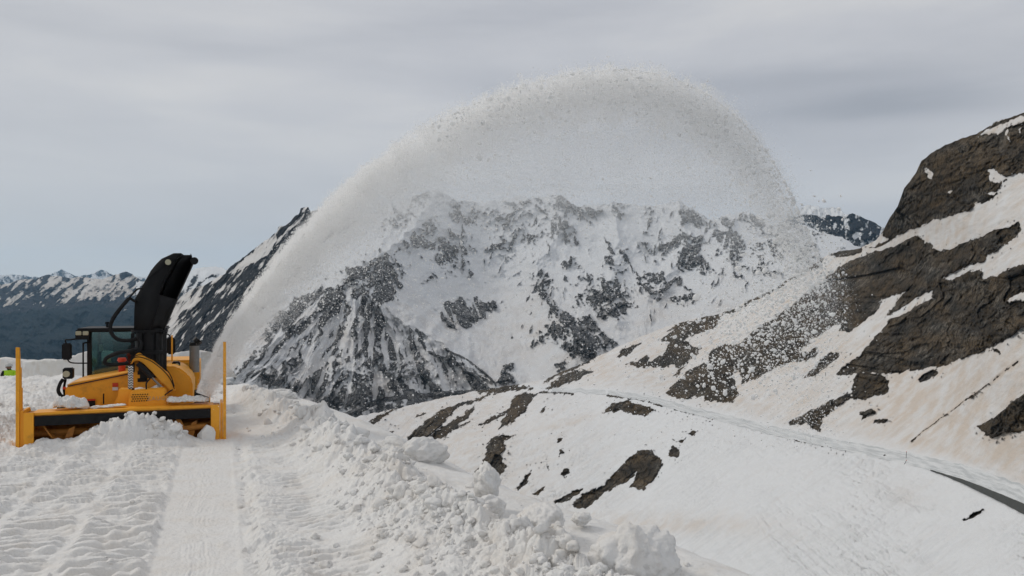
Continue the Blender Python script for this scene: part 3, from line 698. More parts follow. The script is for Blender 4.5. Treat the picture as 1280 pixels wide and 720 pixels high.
def clods():
    r = np.random.default_rng(5); n = 130000
    Y = 1/r.uniform(1/22., 1/5.0, n); a = r.uniform(-.70, .40, n); X = a*Y
    s = (X-O[0])*UX[0]+(Y-O[1])*UX[1]; t = (X-O[0])*UY[0]+(Y-O[1])*UY[1]; e = crest_e(X, Y)
    bc = 1.0+.45*sst(9.5, 6.5, Y)
    w = .8*np.exp(-((e+bc)/.36)**2)*sst(1.6, 2.0, s)+.50*np.exp(-((s-2.9)/.42)**2)*sst(1.5, 0, t)+.07*sst(1.55, 1.8, s)*(e < -.2)+.25*sst(-1.35, -1.8, s)
    w = w+1.2*np.clip(HEAP(s, t)/.2, 0, 1)*(t < .15)+.15*np.exp(-((s-1.56)/.06)**2)+.012*((s < .8) & (s > -1.4))
    w = w+.12*(t > 1.0)*(s < 1.5)
    w = w*(.25+.9*sst(-.1, .4, fbm(X/.45, Y/.45, 301, 3)))
    w = np.where((t > -.1) & (t < 4.2) & (np.abs(s) < 1.3), 0, w)
    keep = r.random(n) < w*.125; X, Y, e, s, t = X[keep], Y[keep], e[keep], s[keep], t[keep]
    n = len(X)
    rad = .015*np.exp(r.normal(0, .62, n))*(1+.5*np.exp(-((e+1.1)/.4)**2)+.3*(HEAP(s, t) > .05)); rad = np.clip(rad, .006, .085)*(.7+Y/22)
    Z = ground(X, Y)+rad*.12
    print('clods', n)
    o = scatter_mesh('snow_clods', np.stack([X, Y, Z], 1), rad, clod_shapes(IV2, 14, 400), IF2, M_SNOW, 6)
    tag(o, 'loose snow clods strewn over the terrace and its berm', 'snow clods', None, 'stuff')
clods()

def lump(px, py, d, r, label, seed, sq=(1, 1, .85), name='snow_lump'):
    X, Y, _ = ray(px, py, d); X = float(X); Y = float(Y)
    V, Fc = ico(5)
    k = fbm(V[:, 0]*1.2+seed, V[:, 1]*1.2+V[:, 2]*1.5, seed, 5, .55)+fbm(V[:, 2]*1.1, V[:, 0]*1.2-V[:, 1]*1.3+seed, seed+4, 5, .55)
    k = 1+.27*k+.12*lumps(V[:, 0]*1.7+V[:, 2]*.8, V[:, 1]*1.7+seed, seed+9)+.08*lumps(V[:, 0]*4+V[:, 2]*2, V[:, 1]*4+V[:, 2]*2, seed+10)+.05*fbm(V[:, 0]*9+V[:, 2]*5, V[:, 1]*9-V[:, 2]*6, seed+12, 4)
    V = V*k[:, None]*r*np.array(sq)
    o = fast_mesh(name, V, Fc, M_SNOW); z = float(ray(px, py, d)[2])
    o.location = (X, Y, z); o.rotation_euler = (0, 0, seed)
    tag(o, label, 'snow lump', 'large snow lumps along the berm'); return o
lump(612, 634, 7.25, .125, 'round ball-like snow lump sitting on the berm edge', 3)
lump(608, 603, 7.6, .15, 'tall jagged snow lump behind the round ball-like lump', 11, (1.1, .8, 1.1))
lump(676, 648, 6.6, .19, 'broad flat-topped dusty snow lump right of the round ball', 17, (1.2, .9, .55))
lump(726, 648, 7.0, .085, 'small angular snow lump lying alone on the smooth shoulder', 23, (1.2, .8, .6))
lump(792, 700, 5.75, .30, 'largest dome-shaped snow mound at the lower end of the berm', 29, (1.15, .8, .72))
lump(626, 690, 6.2, .10, 'smooth oval snow lump lying inside the berm', 37, (1.35, .9, .55))
lump(530, 565, 10.2, .22, 'chunky snow lump on the berm above the dusty slope', 41, (1.2, .8, .8))
lump(492, 560, 10.6, .20, 'rounded snow lump left of the chunky berm lump', 43, (1.3, .8, .7))
lump(352, 494, 17.0, .20, 'wide snow lump on the far part of the berm', 47, (1.5, .8, .6))
lump(425, 572, 10.3, .10, 'single round snow lump beside the lug tracks', 53, (1.1, .9, .8))

# ---------- cut snow wall behind
def snow_wall():
    pts = [(-24, 34.5), (-21.5, 33.6), (-19.5, 33), (-16, 33), (-14.4, 33.4), (-13.9, 34.5)]
    p = np.array(pts); n = 420; q = np.linspace(0, 1, n); L = np.r_[0, np.cumsum(np.hypot(*np.diff(p, axis=0).T))]; L /= L[-1]
    x = np.interp(q, L, p[:, 0]); y = np.interp(q, L, p[:, 1])
    top = -.38+.10*fbm(x*1.2, x*0, 501, 4)+.10*lumps(x*1.5, x*0, 502)+.32*sst(-19.4, -18.5, x)
    rows = []
    for k in range(30):
        f = k/29; z = -2.6*(1-f)+top*f
        yy = y+.14*fbm(x*.8, z*.7, 503, 4)+.05*fbm(x*4, z*2, 504, 3)+.10*f
        rows.append(np.stack([x, yy, z], 1))
    for k in range(1, 14):
        f = k/13; rows.append(np.stack([x, y+.1+f*4.5, top+.10*lumps(x*1.6, y*0+f*4, 505)-f*f*1.6-.02], 1))
    o = fast_mesh('snow_wall', np.concatenate(rows), grid_faces(43, n), mat_snow('cut_snow', .5))
    tag(o, 'cut snow bank standing behind the snow blower', None, None, 'structure')
snow_wall()

# ------------------------------------------------------------------ snow blower
def paint(name, col, rough=.45, dirt=.35, dirtc=(.10, .06, .03), spec=.4, scale=6, metal=0):
    t = NT(name); Pp = t.objc(); n = t.noise(Pp, scale, 6, .65); n2 = t.noise(Pp, scale*6, 4, .6)
    c = t.mix(t.math('MULTIPLY', t.smooth(n, .5, .72), dirt), col, dirtc)
    c = t.mix(t.math('MULTIPLY', t.smooth(n2, .6, .75), dirt*.5), c, tuple(min(1, x*1.5+.05) for x in col))
    t.bsdf(c, t.math('ADD', rough, t.math('MULTIPLY', n, .2)), spec, metal, t.bump(n2, .002, .4)); return t.m
YEL = paint('orange_paint', (.82, .36, .02), .38, .28); YELD = paint('worn_orange_paint', (.42, .17, .03), .6, .75, (.12, .06, .035), .3, 5)
BLK = paint('black_paint', (.006, .006, .007), .45, .3, (.02, .02, .02), .25); RUB = paint('rubber', (.014, .014, .015), .75, .4, (.04, .04, .04), .2)
GREYP = paint('dark_grey_paint', (.010, .0105, .012), .55, .2, (.03, .03, .03), .2); WHT = paint('white_plate', (.62, .62, .60), .5, .3, (.2, .2, .2))
RED = paint('red_plastic', (.55, .045, .01), .4, .1); CHR = paint('steel', (.24, .235, .225), .4, .4, (.15, .13, .12), .5, 8, .6)
BRN = paint('dark_trim', (.06, .03, .015), .6, .2); INT = paint('cab_interior', (.03, .035, .035), .7, .2)
def mat_glass():
    t = NT('cab_glass'); g = t.n('ShaderNodeBsdfGlass'); g.inputs['Roughness'].default_value = .02; g.inputs['IOR'].default_value = 1.1
    g.inputs['Color'].default_value = (.55, .68, .66, 1)
    s = t.n('ShaderNodeBsdfGlossy'); s.inputs['Roughness'].default_value = .08; s.inputs['Color'].default_value = (.6, .72, .7, 1)
    m = t.n('ShaderNodeMixShader'); m.inputs[0].default_value = .16; t.l(g.outputs[0], m.inputs[1]); t.l(s.outputs[0], m.inputs[2]); t.l(m.outputs[0], t.out.inputs[0]); return t.m
GLS = mat_glass()
def mat_lens(c=(.75, .72, .55)):
    t = NT('lamp_lens'); t.bsdf(c, .15, .6, normal=t.bump(t.noise(t.objc(), 60), .003)); return t.m
LENS = mat_lens((.42, .40, .28))
def mat_chev():
    t = NT('chevron_plate'); co = t.objc(); sp = t.n('ShaderNodeSeparateXYZ'); t.l(co, sp.inputs[0])
    u = t.math('ADD', t.math('MULTIPLY', t.math('ABSOLUTE', t.math('SUBTRACT', t.math('FRACT', t.math('MULTIPLY', sp.outputs[0], 22)), .5)), 1.2), t.math('MULTIPLY', sp.outputs[2], 26))
    m = t.math('GREATER_THAN', t.math('FRACT', u), .5); t.bsdf(t.mix(m, (.65, .65, .63), (.03, .03, .03)), .5); return t.m
CHEV = mat_chev()

def V(px, py, ly):
    a = (px-CX)/F
    k = UY[0]*a+UY[1]; Yw = (ly+UY[0]*O[0]+UY[1]*O[1])/k; Xw = a*Yw
    lx = (Xw-O[0])*UX[0]+(Yw-O[1])*UX[1]
    return Vector((lx, ly, CZ-(py-CY)/F*Yw))

root = bpy.data.objects.new('snow_blower', None); C.objects.link(root)
root.location = (O[0], O[1], 0); root.rotation_euler = (0, 0, YAW)
tag(root, 'orange rotary snow blower with tall black chute clearing the road', 'snow blower')

class MB:
    def __init__(s): s.bm = bmesh.new()
    def box(s, a, b, bev=0):
        a = Vector(a); b = Vector(b)
        r = bmesh.ops.create_cube(s.bm, size=1)['verts']
        for v in r: v.co = Vector(((a.x+b.x)/2+v.co.x*(b.x-a.x), (a.y+b.y)/2+v.co.y*(b.y-a.y), (a.z+b.z)/2+v.co.z*(b.z-a.z)))
        if bev: bmesh.ops.bevel(s.bm, geom=list({e for v in r for e in v.link_edges}), offset=bev, segments=2, affect='EDGES')
        return s
    def prism(s, pts, ly0, ly1, bev=0):
        """pts: (x,z) outline, extruded in depth"""
        f = s.bm.faces.new([s.bm.verts.new((x, ly0, z)) for x, z in pts])
        r = bmesh.ops.extrude_face_region(s.bm, geom=[f]); vs = [v for v in r['geom'] if isinstance(v, bmesh.types.BMVert)]
        for v in vs: v.co.y = ly1
        if bev: bmesh.ops.bevel(s.bm, geom=list({e for v in vs+list(f.verts) for e in v.link_edges}), offset=bev, segments=2, affect='EDGES')
        bmesh.ops.recalc_face_normals(s.bm, faces=s.bm.faces); return s
    def xprism(s, pts, x0, x1):
        f = s.bm.faces.new([s.bm.verts.new((x0, y, z)) for y, z in pts])
        r = bmesh.ops.extrude_face_region(s.bm, geom=[f])
        for v in r['geom']:
            if isinstance(v, bmesh.types.BMVert): v.co.x = x1
        bmesh.ops.recalc_face_normals(s.bm, faces=s.bm.faces); return s
    def cyl(s, a, b, r, r2=None, n=16):
        a = Vector(a); b = Vector(b); d = b-a
        q = bmesh.ops.create_cone(s.bm, cap_ends=True, segments=n, radius1=r, radius2=r if r2 is None else r2, depth=d.length)['verts']
        M = Matrix.Translation((a+b)/2) @ d.to_track_quat('Z', 'Y').to_matrix().to_4x4()
        for v in q: v.co = M @ v.co
        return s
    def tube(s, pts, r, n=8, sub=6):
        pts = [Vector(p) for p in pts]; sm = []
        ext = [2*pts[0]-pts[1]]+pts+[2*pts[-1]-pts[-2]]
        for i in range(1, len(ext)-2):
            p0, p1, p2, p3 = ext[i-1:i+3]
            for k in range(sub):
                u = k/sub; sm.append(.5*((2*p1)+(p2-p0)*u+(2*p0-5*p1+4*p2-p3)*u*u+(3*p1-p0-3*p2+p3)*u**3))
        sm.append(pts[-1]); prev = None; up = Vector((.3, .9, .2))
        for i, p in enumerate(sm):
            t = (sm[min(i+1, len(sm)-1)]-sm[max(i-1, 0)]).normalized(); x = t.cross(up).normalized(); y = t.cross(x)
            ring = [s.bm.verts.new(p+r*(math.cos(2*math.pi*k/n)*x+math.sin(2*math.pi*k/n)*y)) for k in range(n)]
            if prev:
                for k in range(n): s.bm.faces.new((prev[k], prev[(k+1) % n], ring[(k+1) % n], ring[k])).smooth = True
            else: s.bm.faces.new(ring)
            prev = ring
        s.bm.faces.new(prev); return s
    def out(s, name, mat, parent=root, smooth=False):
        bmesh.ops.recalc_face_normals(s.bm, faces=s.bm.faces)
        me = bpy.data.meshes.new(name); s.bm.to_mesh(me); s.bm.free(); me.materials.append(mat)
        if smooth:
            for p in me.polygons: p.use_smooth = True
            me.set_sharp_from_angle(angle=R(38))
        o = bpy.data.objects.new(name, me); C.objects.link(o); o.parent = parent; return o

W = 1.345
# intake housing: curved trough
def arc(r0, y0, z0, a0, a1, n): return [(y0+r0*math.cos(R(a0+(a1-a0)*i/n)), z0+r0*math.sin(R(a0+(a1-a0)*i/n))) for i in range(n+1)]
outer = [(0, .50)]+arc(.30, .30, .22, 75, -75, 12)+[(0, -.06)]
inner = [(0, -.04)]+arc(.27, .29, .22, -75, 75, 12)+[(0, .47)]
MB().xprism(outer+inner, -W+.03, W-.03).out('intake_housing', YELD, smooth=True)
# top beam (orange) and black strip hanging in front
a0 = V(47, 518, 0); a1 = V(262, 501, 0)
MB().box((-W+.12, -.015, .485), (W-.12, .40, .525), .008).out('top_beam', YEL)
MB().box((-W+.16, -.045, .335), (W-.16, -.018, .475), .006).out('rubber_strip', RUB)
for s in (-1, 1):
    MB().xprism([(-.03, -.02), (.62, -.02), (.66, .30), (.42, .56), (-.03, .56)], s*W-.02, s*W+.02).out('side_plate', YEL)
    x0 = s*(W-.155); x1 = s*(W-.025)
    MB().box((min(x0, x1), -.055, -.05 if s > 0 else .0), (max(x0, x1), -.022, .535), .004).out('front_flange', YEL)
    # tall stepped cutting blade
    if s < 0: prof = [(-.06, -.03), (.16, -.03), (.16, .88), (.10, .88), (.10, 1.18), (.04, 1.18), (.0, 1.47), (-.06, 1.48)]
    else: prof = [(-.06, -.03), (.16, -.03), (.16, .98), (.09, 1.0), (.09, 1.22), (.02, 1.24), (-.01, 1.50), (-.06, 1.51)]
    MB().xprism(prof, s*(W+.045)-.022, s*(W+.045)+.022).out('cutting_blade', YEL)
# augers
def auger(x0, x1, hand):
    m = MB(); m.cyl((x0, .24, .19), (x1, .24, .19), .055)
    n = 60; turns = 1.3; prev = None
    for side in (0,):
        for i in range(n+1):
            u = i/n; a = hand*u*turns*2*math.pi+1.0; x = x0+(x1-x0)*u
            c, sn = math.cos(a), math.sin(a)
            q = [m.bm.verts.new((x+dx, .24+r*c, .19+r*sn)) for dx, r in ((-.012, .05), (-.012, .215), (.012, .215), (.012, .05))]
            if prev:
                for k in range(4): m.bm.faces.new((prev[k], prev[(k+1) % 4], q[(k+1) % 4], q[k]))
            prev = q
    return m.out('auger', YELD, smooth=True)
auger(-W+.06, -.20, 1); auger(W-.06, .20, -1)
for px in (92, 245):      # open paddle flights seen standing in the mouth
    v = V(px, 535, .05)
    MB().prism([(v.x-.16, .02), (v.x-.04, .02), (v.x+.02, .30), (v.x-.06, .26)], .04, .065).out('paddle', YELD)
v = V(222, 535, .02); MB().prism([(v.x-.02, .34), (v.x+.03, .35), (v.x+.16, .08), (v.x+.10, .02), (v.x-.03, .10)], .02, .05).out('paddle', YELD)
MB().cyl((V(226, 545, .05).x, .05, .17), (V(258, 545, .05).x, .05, .20), .045).out('paddle_shaft', YELD, smooth=True)

# impeller box with grille in front of the hood
a = V(159, 506, .35); b = V(207, 489, .35)
MB().prism([(a.x, .50), (b.x+.03, .50), (b.x, b.z+.02), (b.x-.05, b.z+.05), (a.x+.05, b.z+.02), (a.x+.02, .62)], .32, .60, .015).out('impeller_housing', YEL)
gm = MB()
for i in range(7):
    for j in range(4):
        x = a.x+.07+i*.034+(j % 2)*.015; z = .60+j*.033
        gm.cyl((x, .312, z), (x, .325, z), .010, n=8)
gm.out('grille', RUB)
tx = bpy.data.curves.new('lettering', 'FONT'); tx.body = 'ZAUGG'; tx.size = .088; tx.extrude = .004; tx.space_character = 1.15
to = bpy.data.objects.new('lettering', tx); C.objects.link(to); to.parent = root; to.location = (a.x+.28, .314, .60); to.rotation_euler = (R(90), 0, 0)
bpy.context.view_layer.update(); me = bpy.data.meshes.new_from_object(to); bpy.data.objects.remove(to)
me.materials.clear(); me.materials.append(paint('worn_lettering', (.55, .40, .22), .7, .9, (.55, .30, .08), .2, 14)); to = bpy.data.objects.new('lettering', me); C.objects.link(to); to.parent = root; to.location = (a.x+.28, .314, .60); to.rotation_euler = (R(90), 0, 0)
a = V(140, 505, .5); b = V(161, 487, .5)
MB().prism([(a.x, .50), (b.x+.05, .50), (b.x+.05, b.z), (a.x+.09, b.z+.01), (a.x+.08, b.z-.1)], .5, .8, .01).out('support_bracket', YEL)

# body / hood
hl = V(81, 506, .95); h1 = V(82, 480, .95); h2 = V(163, 465, .95); h3 = V(212, 459, .95); h4 = V(241, 470, .95)
prof = [(hl.x, .2), (hl.x, h1.z-.03), (h1.x+.04, h1.z), (h2.x, h2.z), (h3.x, h3.z+.02), (h3.x+.12, h3.z), (h4.x-.07, h4.z+.03), (h4.x, h4.z-.10), (h4.x, .2)]
MB().prism(prof, .95, 2.3, .035).out('hood', YEL, smooth=True)
MB().prism([(h1.x+.035, h1.z-.045), (h2.x, h2.z-.035), (h2.x, h2.z-.015), (h1.x+.035, h1.z-.025)], .935, .948).out('trim_line', BRN)
v = V(110, 504, .93); MB().box((v.x-.10, .925, v.z-.05), (v.x+.10, .945, v.z+.055)).out('warning_label', RUB)
v = V(111, 500, .92); MB().box((v.x-.095, .915, v.z-.012), (v.x+.095, .922, v.z+.016)).out('label_header', RED)
v = V(100, 503, .93); MB().box((v.x-.035, .925, v.z-.045), (v.x+.03, .945, v.z+.04)).out('white_label', WHT)
v = V(144, 484, .93); MB().box((v.x-.04, .925, v.z-.05), (v.x+.04, .945, v.z+.0)).out('white_label', WHT)
v = V(144, 481, .93); MB().box((v.x-.04, .924, v.z-.03), (v.x+.04, .944, v.z+.03)).out('red_label', RED)
a = V(129.5, 505, .8); b = V(129.5, 492, .8); MB().cyl(a, b, .010).out('marker_rod', RUB)
# chassis and wheels
MB().box((-.75, 1.0, -.15), (.85, 4.6, .35), .03).out('chassis', RUB)
for (x, y) in ((-1.0, 1.9), (.95, 1.9), (-1.0, 3.9), (.95, 3.9)):
    w = MB().cyl((x-.17, y, .12), (x+.17, y, .12), .46, n=32).out('wheel', RUB, smooth=True)
    MB().cyl((x-.19, y, .12), (x+.19, y, .12), .22, n=20).out('rim', YEL, w, smooth=True)
MB().box((-.85, 3.5, .35), (.95, 4.8, 1.0), .05).out('rear_body', YEL)

# cab
cl = V(112, 412, 2.3); cr = V(200, 412, 2.3); cb = V(112, 472, 2.3)
x0, x1, zt, zb = cl.x, cr.x, V(112, 415, 2.3).z, .75
cab = MB()
for x in (x0, x1):
    for y in (2.3, 3.45): cab.box((x-.035, y-.035, zb), (x+.035, y+.035, zt))
cab.box((x0, 2.28, zb-.1), (x1, 3.45, zb+.04)); cab.box((x0, 2.27, zb), (x1, 2.30, zb+.06)).out('cab_frame', BLK)
MB().box((x0+.035, 2.285, zb+.06), (x1-.035, 2.295, zt)).out('windscreen', GLS)
for x in (x0, x1): MB().box((x-.006, 2.34, zb), (x+.006, 3.41, zt)).out('side_window', GLS)
MB().box((x0+.035, 3.445, zb+.06), (x1-.035, 3.455, zt)).out('rear_window', GLS)
rl = V(94, 410, 2.1); rt = zt+.07
roof = MB().box((rl.x, 2.12, zt), (x1+.10, 3.55, rt), .025).out('cab_roof', BLK)
lb = V(102, 418, 2.12); MB().box((rl.x, 2.10, lb.z-.09), (V(111, 418, 2.1).x, 2.30, zt), .01).out('lamp_box', BLK, roof)
for px in (98, 107):
    v = V(px, 416.5, 2.09); MB().box((v.x-.045, 2.085, v.z-.035), (v.x+.045, 2.10, v.z+.035), .008).out('work_light', LENS, roof)
v = V(134, 407, 2.6); MB().cyl((v.x, 2.6, rt), (v.x, 2.6, rt+.09), .02).cyl((v.x, 2.6, rt+.06), (v.x, 2.6, rt+.10), .035).out('antenna', BLK, roof)
sx = (x0+x1)/2-.1
MB().box((sx-.22, 2.9, .75), (sx+.22, 3.3, 1.0), .04).box((sx-.2, 3.2, .95), (sx+.2, 3.32, 1.45), .04).out('driver_seat', INT)
MB().cyl((sx, 2.75, .75), (sx, 2.62, 1.12), .03).cyl((sx, 2.60, 1.12), (sx, 2.63, 1.14), .17, n=24).out('steering_wheel', INT)
MB().box((x0+.06, 2.4, .78), (x0+.5, 2.55, 1.0), .02).out('dashboard', INT)
v = V(126, 434, 2.34); MB().box((v.x-.03, 2.33, v.z-.08), (v.x+.04, 2.36, v.z+.05)).out('cab_notice', WHT)
# mirrors
for tag_, (ax, ay, bx, by, ly) in {'l': (77, 429, 89.4, 450, 2.1), 'r': (208.5, 422, 219, 443, 2.1)}.items():
    a = V(ax, by, ly); b = V(bx, ay, ly)
    m = MB().box((a.x, ly, a.z), (b.x, ly+.07, b.z), .02).out('mirror', BLK, smooth=True)
    if tag_ == 'l':
        MB().tube([V(83, 430, ly+.03), V(82, 425, ly+.03), V(88, 424.5, ly+.05), V(100, 423, 2.3)], .012).out('mirror_arm', BLK, m, True); MB().tube([V(84, 449, ly+.03), V(90, 453.5, ly+.05), V(112, 454, 2.3)], .012).out('mirror_arm', BLK, m, True)
    else:
        MB().tube([V(214, 423, ly+.03), V(210, 418, 2.2), V(200, 418, 2.3)], .012).out('mirror_arm', BLK, m, True)
MB().tube([V(112, 428, 2.25), V(105, 429, 2.2), V(104, 434, 2.18), V(104, 472, 2.18)], .014).out('grab_rail', BLK, smooth=True)
# head lamps on brackets
for (ax, ay, bx, by, cx_, cy_, ly) in ((74, 460, 91, 474, 81, 467.5, 1.0), (211, 452, 225, 461, 219, 457, 1.5)):
    a = V(ax+4, by, ly); b = V(bx, ay, ly)
    h = MB().box((a.x, ly, a.z), (b.x, ly+.16, b.z), .015).out('headlight', BLK)
    c = V(cx_+2, cy_, ly-.01); MB().cyl((c.x, ly-.03, c.z), (c.x, ly+.02, c.z), .05 if ly < 1.2 else .04, n=24).out('lens', LENS, h, True)
MB().tube([V(79, 474, 1.0), V(75, 480, 1.0), V(73, 489, 1.0), V(78, 497, 1.0), V(82, 503, 1.0)], .028).tube([V(82, 474, 1.05), V(80, 486, 1.05), V(82, 498, 1.05)], .02).out('cable_bundle', RUB, smooth=True)
v = V(80.5, 485, 1.0); MB().box((v.x-.02, .98, v.z-.02), (v.x+.02, 1.0, v.z+.02)).out('side_marker', RED)
# orange canister, exhaust
v0 = V(152.5, 465, 1.6); v1 = V(152.5, 451, 1.6)
MB().cyl(v0, v1, .055).cyl(v1, v1+Vector((0, 0, .05)), .075, .06).out('beacon', RED, smooth=True)
a = V(243, 465, 2.3); b = V(243, 432, 2.3)
ex = MB().cyl(a, b, .085, n=24).out('exhaust_stack', CHR, smooth=True)
MB().cyl(b, b+Vector((0, 0, .06)), .09, .075, n=24).cyl(b+Vector((.02, 0, .05)), b+Vector((.08, 0, .11)), .08, n=24).out('exhaust_cap', BLK, ex, True)
a = V(215, 419, 1.9); b = V(215, 452, 1.9); MB().cyl(a, b, .014).out('yellow_rod', YEL)

# chute: rotating base and curved hollow spout
LY = .75; a = V(187, 456, LY+.2); b = V(187, 414, LY+.2)
MB().cyl((a.x, LY+.22, a.z-.2), (a.x, LY+.22, b.z), .215, n=32).out('chute_base', BLK, smooth=True)
rg = MB().cyl((a.x, LY+.22, b.z-.01), (a.x, LY+.22, b.z+.025), .275, n=32)
for k in range(10):
    an = k*.628; rg.cyl((a.x+.25*math.cos(an), LY+.22+.25*math.sin(an), b.z-.04), (a.x+.25*math.cos(an), LY+.22+.25*math.sin(an), b.z+.045), .016, n=6)
rg.out('rotation_ring', GREYP)
for dx in (-.23, -.12, .13, .24):
    MB().box((a.x+dx-.025, LY-.02, a.z-.1), (a.x+dx+.025, LY+.05, b.z-.02), .006).out('guide_post', BLK)
MB().box((a.x-.27, LY-.03, a.z+.18), (a.x+.27, LY+.0, a.z+.24)).out('cross_bar', GREYP)
def S(px, py): v = V(px, py, LY+.2); return (v.x, v.z)
left = [S(*p) for p in ((169.2, 412), (169.6, 392), (170.5, 374), (177, 362), (184.5, 349), (190, 339), (196, 331.5), (203, 324.5), (218, 317.6))]
right = [S(*p) for p in ((204, 412), (209, 401), (215, 387), (221, 374), (227, 361), (233, 348), (239, 335), (242, 328), (239, 317.6))]
mid = [(l[0]*(1-f)+r[0]*f, l[1]*(1-f)+r[1]*f) for l, r, f in zip(left, right, (.55, .62, .66, .52, .46, .46, .46, .42, .45))]
def strip(name, A, ya, B, yb, mat, th=.012):
    bm = bmesh.new(); pv = None
    for (p, q) in zip(A, B):
        c = (bm.verts.new((p[0], ya, p[1])), bm.verts.new((q[0], yb, q[1])))
        if pv: bm.faces.new((pv[0], pv[1], c[1], c[0]))
        pv = c
    m = MB(); m.bm.free(); m.bm = bm; o = m.out(name, mat, chute, True)
    sd = o.modifiers.new('thickness', 'SOLIDIFY'); sd.thickness = th; return o
ch = MB()
chute = ch.box((left[0][0], LY-.02, left[0][1]), (right[0][0], LY+.46, left[0][1]+.02)).out('discharge_chute', BLK)
strip('chute_wall', left, LY-.02, left, LY+.46, GREYP)                 # outer curved back
strip('chute_front', left, LY-.02, mid, LY-.03, GREYP)                 # front face, left of the opening
strip('chute_rear', left, LY+.46, right, LY+.46, BLK)
strip('chute_wall', right[:4], LY+.06, right[:4], LY+.46, BLK)
strip('chute_front', mid[:4], LY-.03, right[:4], LY+.06, BLK)
strip('chute_inner', mid[3:], LY-.03, [(m_[0]+.02, m_[1]) for m_ in mid[3:]], LY+.40, BLK)
strip('chute_lip', right[3:], LY+.10, right[3:], LY+.46, BLK)
for px, py in ((210.5, 328), (243, 326.5)):
    v = V(px, py, LY-.02); m = MB().cyl((v.x, LY-.10, v.z), (v.x, LY+.04, v.z+.01), .06, n=20).out('spout_lamp', BLK, chute, True)
    if px < 230: MB().cyl((v.x, LY-.108, v.z), (v.x, LY-.098, v.z), .045, n=16).out('lens', LENS, chute, True)
MB().tube([V(206, 331, LY-.04), V(196, 339, LY-.05), V(186, 347, LY-.04), V(181, 352, LY)], .008).out('lamp_wire', RUB, chute, True)
# hoses
MB().tube([V(177, 361, LY-.04), V(172, 361.5, LY-.1), V(166, 367, LY-.12), V(160, 374, LY-.1)], .014).tube([V(170, 377, LY-.02), V(166, 375, LY-.08), V(162, 372, LY-.08)], .022).tube([V(161, 373, LY-.1), V(150, 386, LY-.12), V(141, 399, LY-.12), V(138, 409, LY-.12), V(141, 419, LY-.12), V(150, 425, LY-.12), V(162, 425.5, LY-.1), V(170, 424, LY)], .030).out('hydraulic_hose', RUB, smooth=True)
MB().tube([V(172, 436, LY-.1), V(160, 439, LY-.15), V(145, 442, LY-.18), V(134, 447, LY-.18), V(131, 452, LY-.18), V(136, 456, LY-.15), V(150, 455, LY-.1), V(160, 454, LY-.05)], .030).out('hydraulic_hose', RUB, smooth=True)
MB().tube([V(172, 424, LY-.05), V(177, 429, LY-.1), V(174, 438, LY-.12), V(168, 440, LY-.1)], .024).out('hydraulic_hose', RUB, smooth=True)
for q in range(2):
    MB().tube([V(163, 454-q*3, .56), V(167, 447.5-q*1.5, .54), V(176, 446.5-q*3, .54), V(190, 452-q*4, .55), V(204, 463-q*5, .56), V(213, 474-q*5, .58), V(218, 486-q*3, .6)], .008).out('thin_hose', RUB, smooth=True)
# lift arm, cylinder, chevron
def pp(*a): return [(V(a[i], a[i+1], .62).x, V(a[i], a[i+1], .62).z) for i in range(0, len(a), 2)]
MB().prism(pp(162, 453, 168, 445, 173, 440.5, 177, 443, 182, 447, 191, 451, 203, 461, 214, 471, 217, 478, 219, 490, 212, 488, 206, 481, 201, 478, 190, 465, 180, 455, 174, 451, 168, 451, 163.5, 456), .62, .74, .012).out('lift_arm', YEL)
MB().prism(pp(166, 452, 174, 452, 184, 461, 198, 474, 204, 492, 166, 492), .80, .92, .01).out('arm_plate', YEL)
for k in range(2): v = V(178, 466+k*9, .79); MB().box((v.x-.07, .785, v.z-.03), (v.x+.07, .80, v.z+.03)).out('arm_slot', RUB)
cy = MB().cyl(V(172, 454, .55), V(190, 472, .55), .040).out('lift_cylinder', BLK, smooth=True)
MB().cyl(V(189, 471, .55), V(201, 483, .55), .018).out('cylinder_rod', CHR, cy, True)
a = V(160, 486, .52); b = V(166.5, 457, .52); MB().box((a.x, .52, a.z), (b.x, .535, b.z)).out('chevron_plate', CHEV)
a = V(161, 492, .52); MB().box((a.x, .53, a.z), (a.x+.07, .56, a.z+.08)).out('plate_foot', RUB)
MB().tube([V(183, 488, .4), V(183, 479, .42), V(187, 474, .45)], .012).out('thin_hose', RUB, smooth=True); MB().tube([V(206, 494, .32), V(211, 490, .3), V(216, 487, .32)], .010).out('thin_hose', RUB, smooth=True)

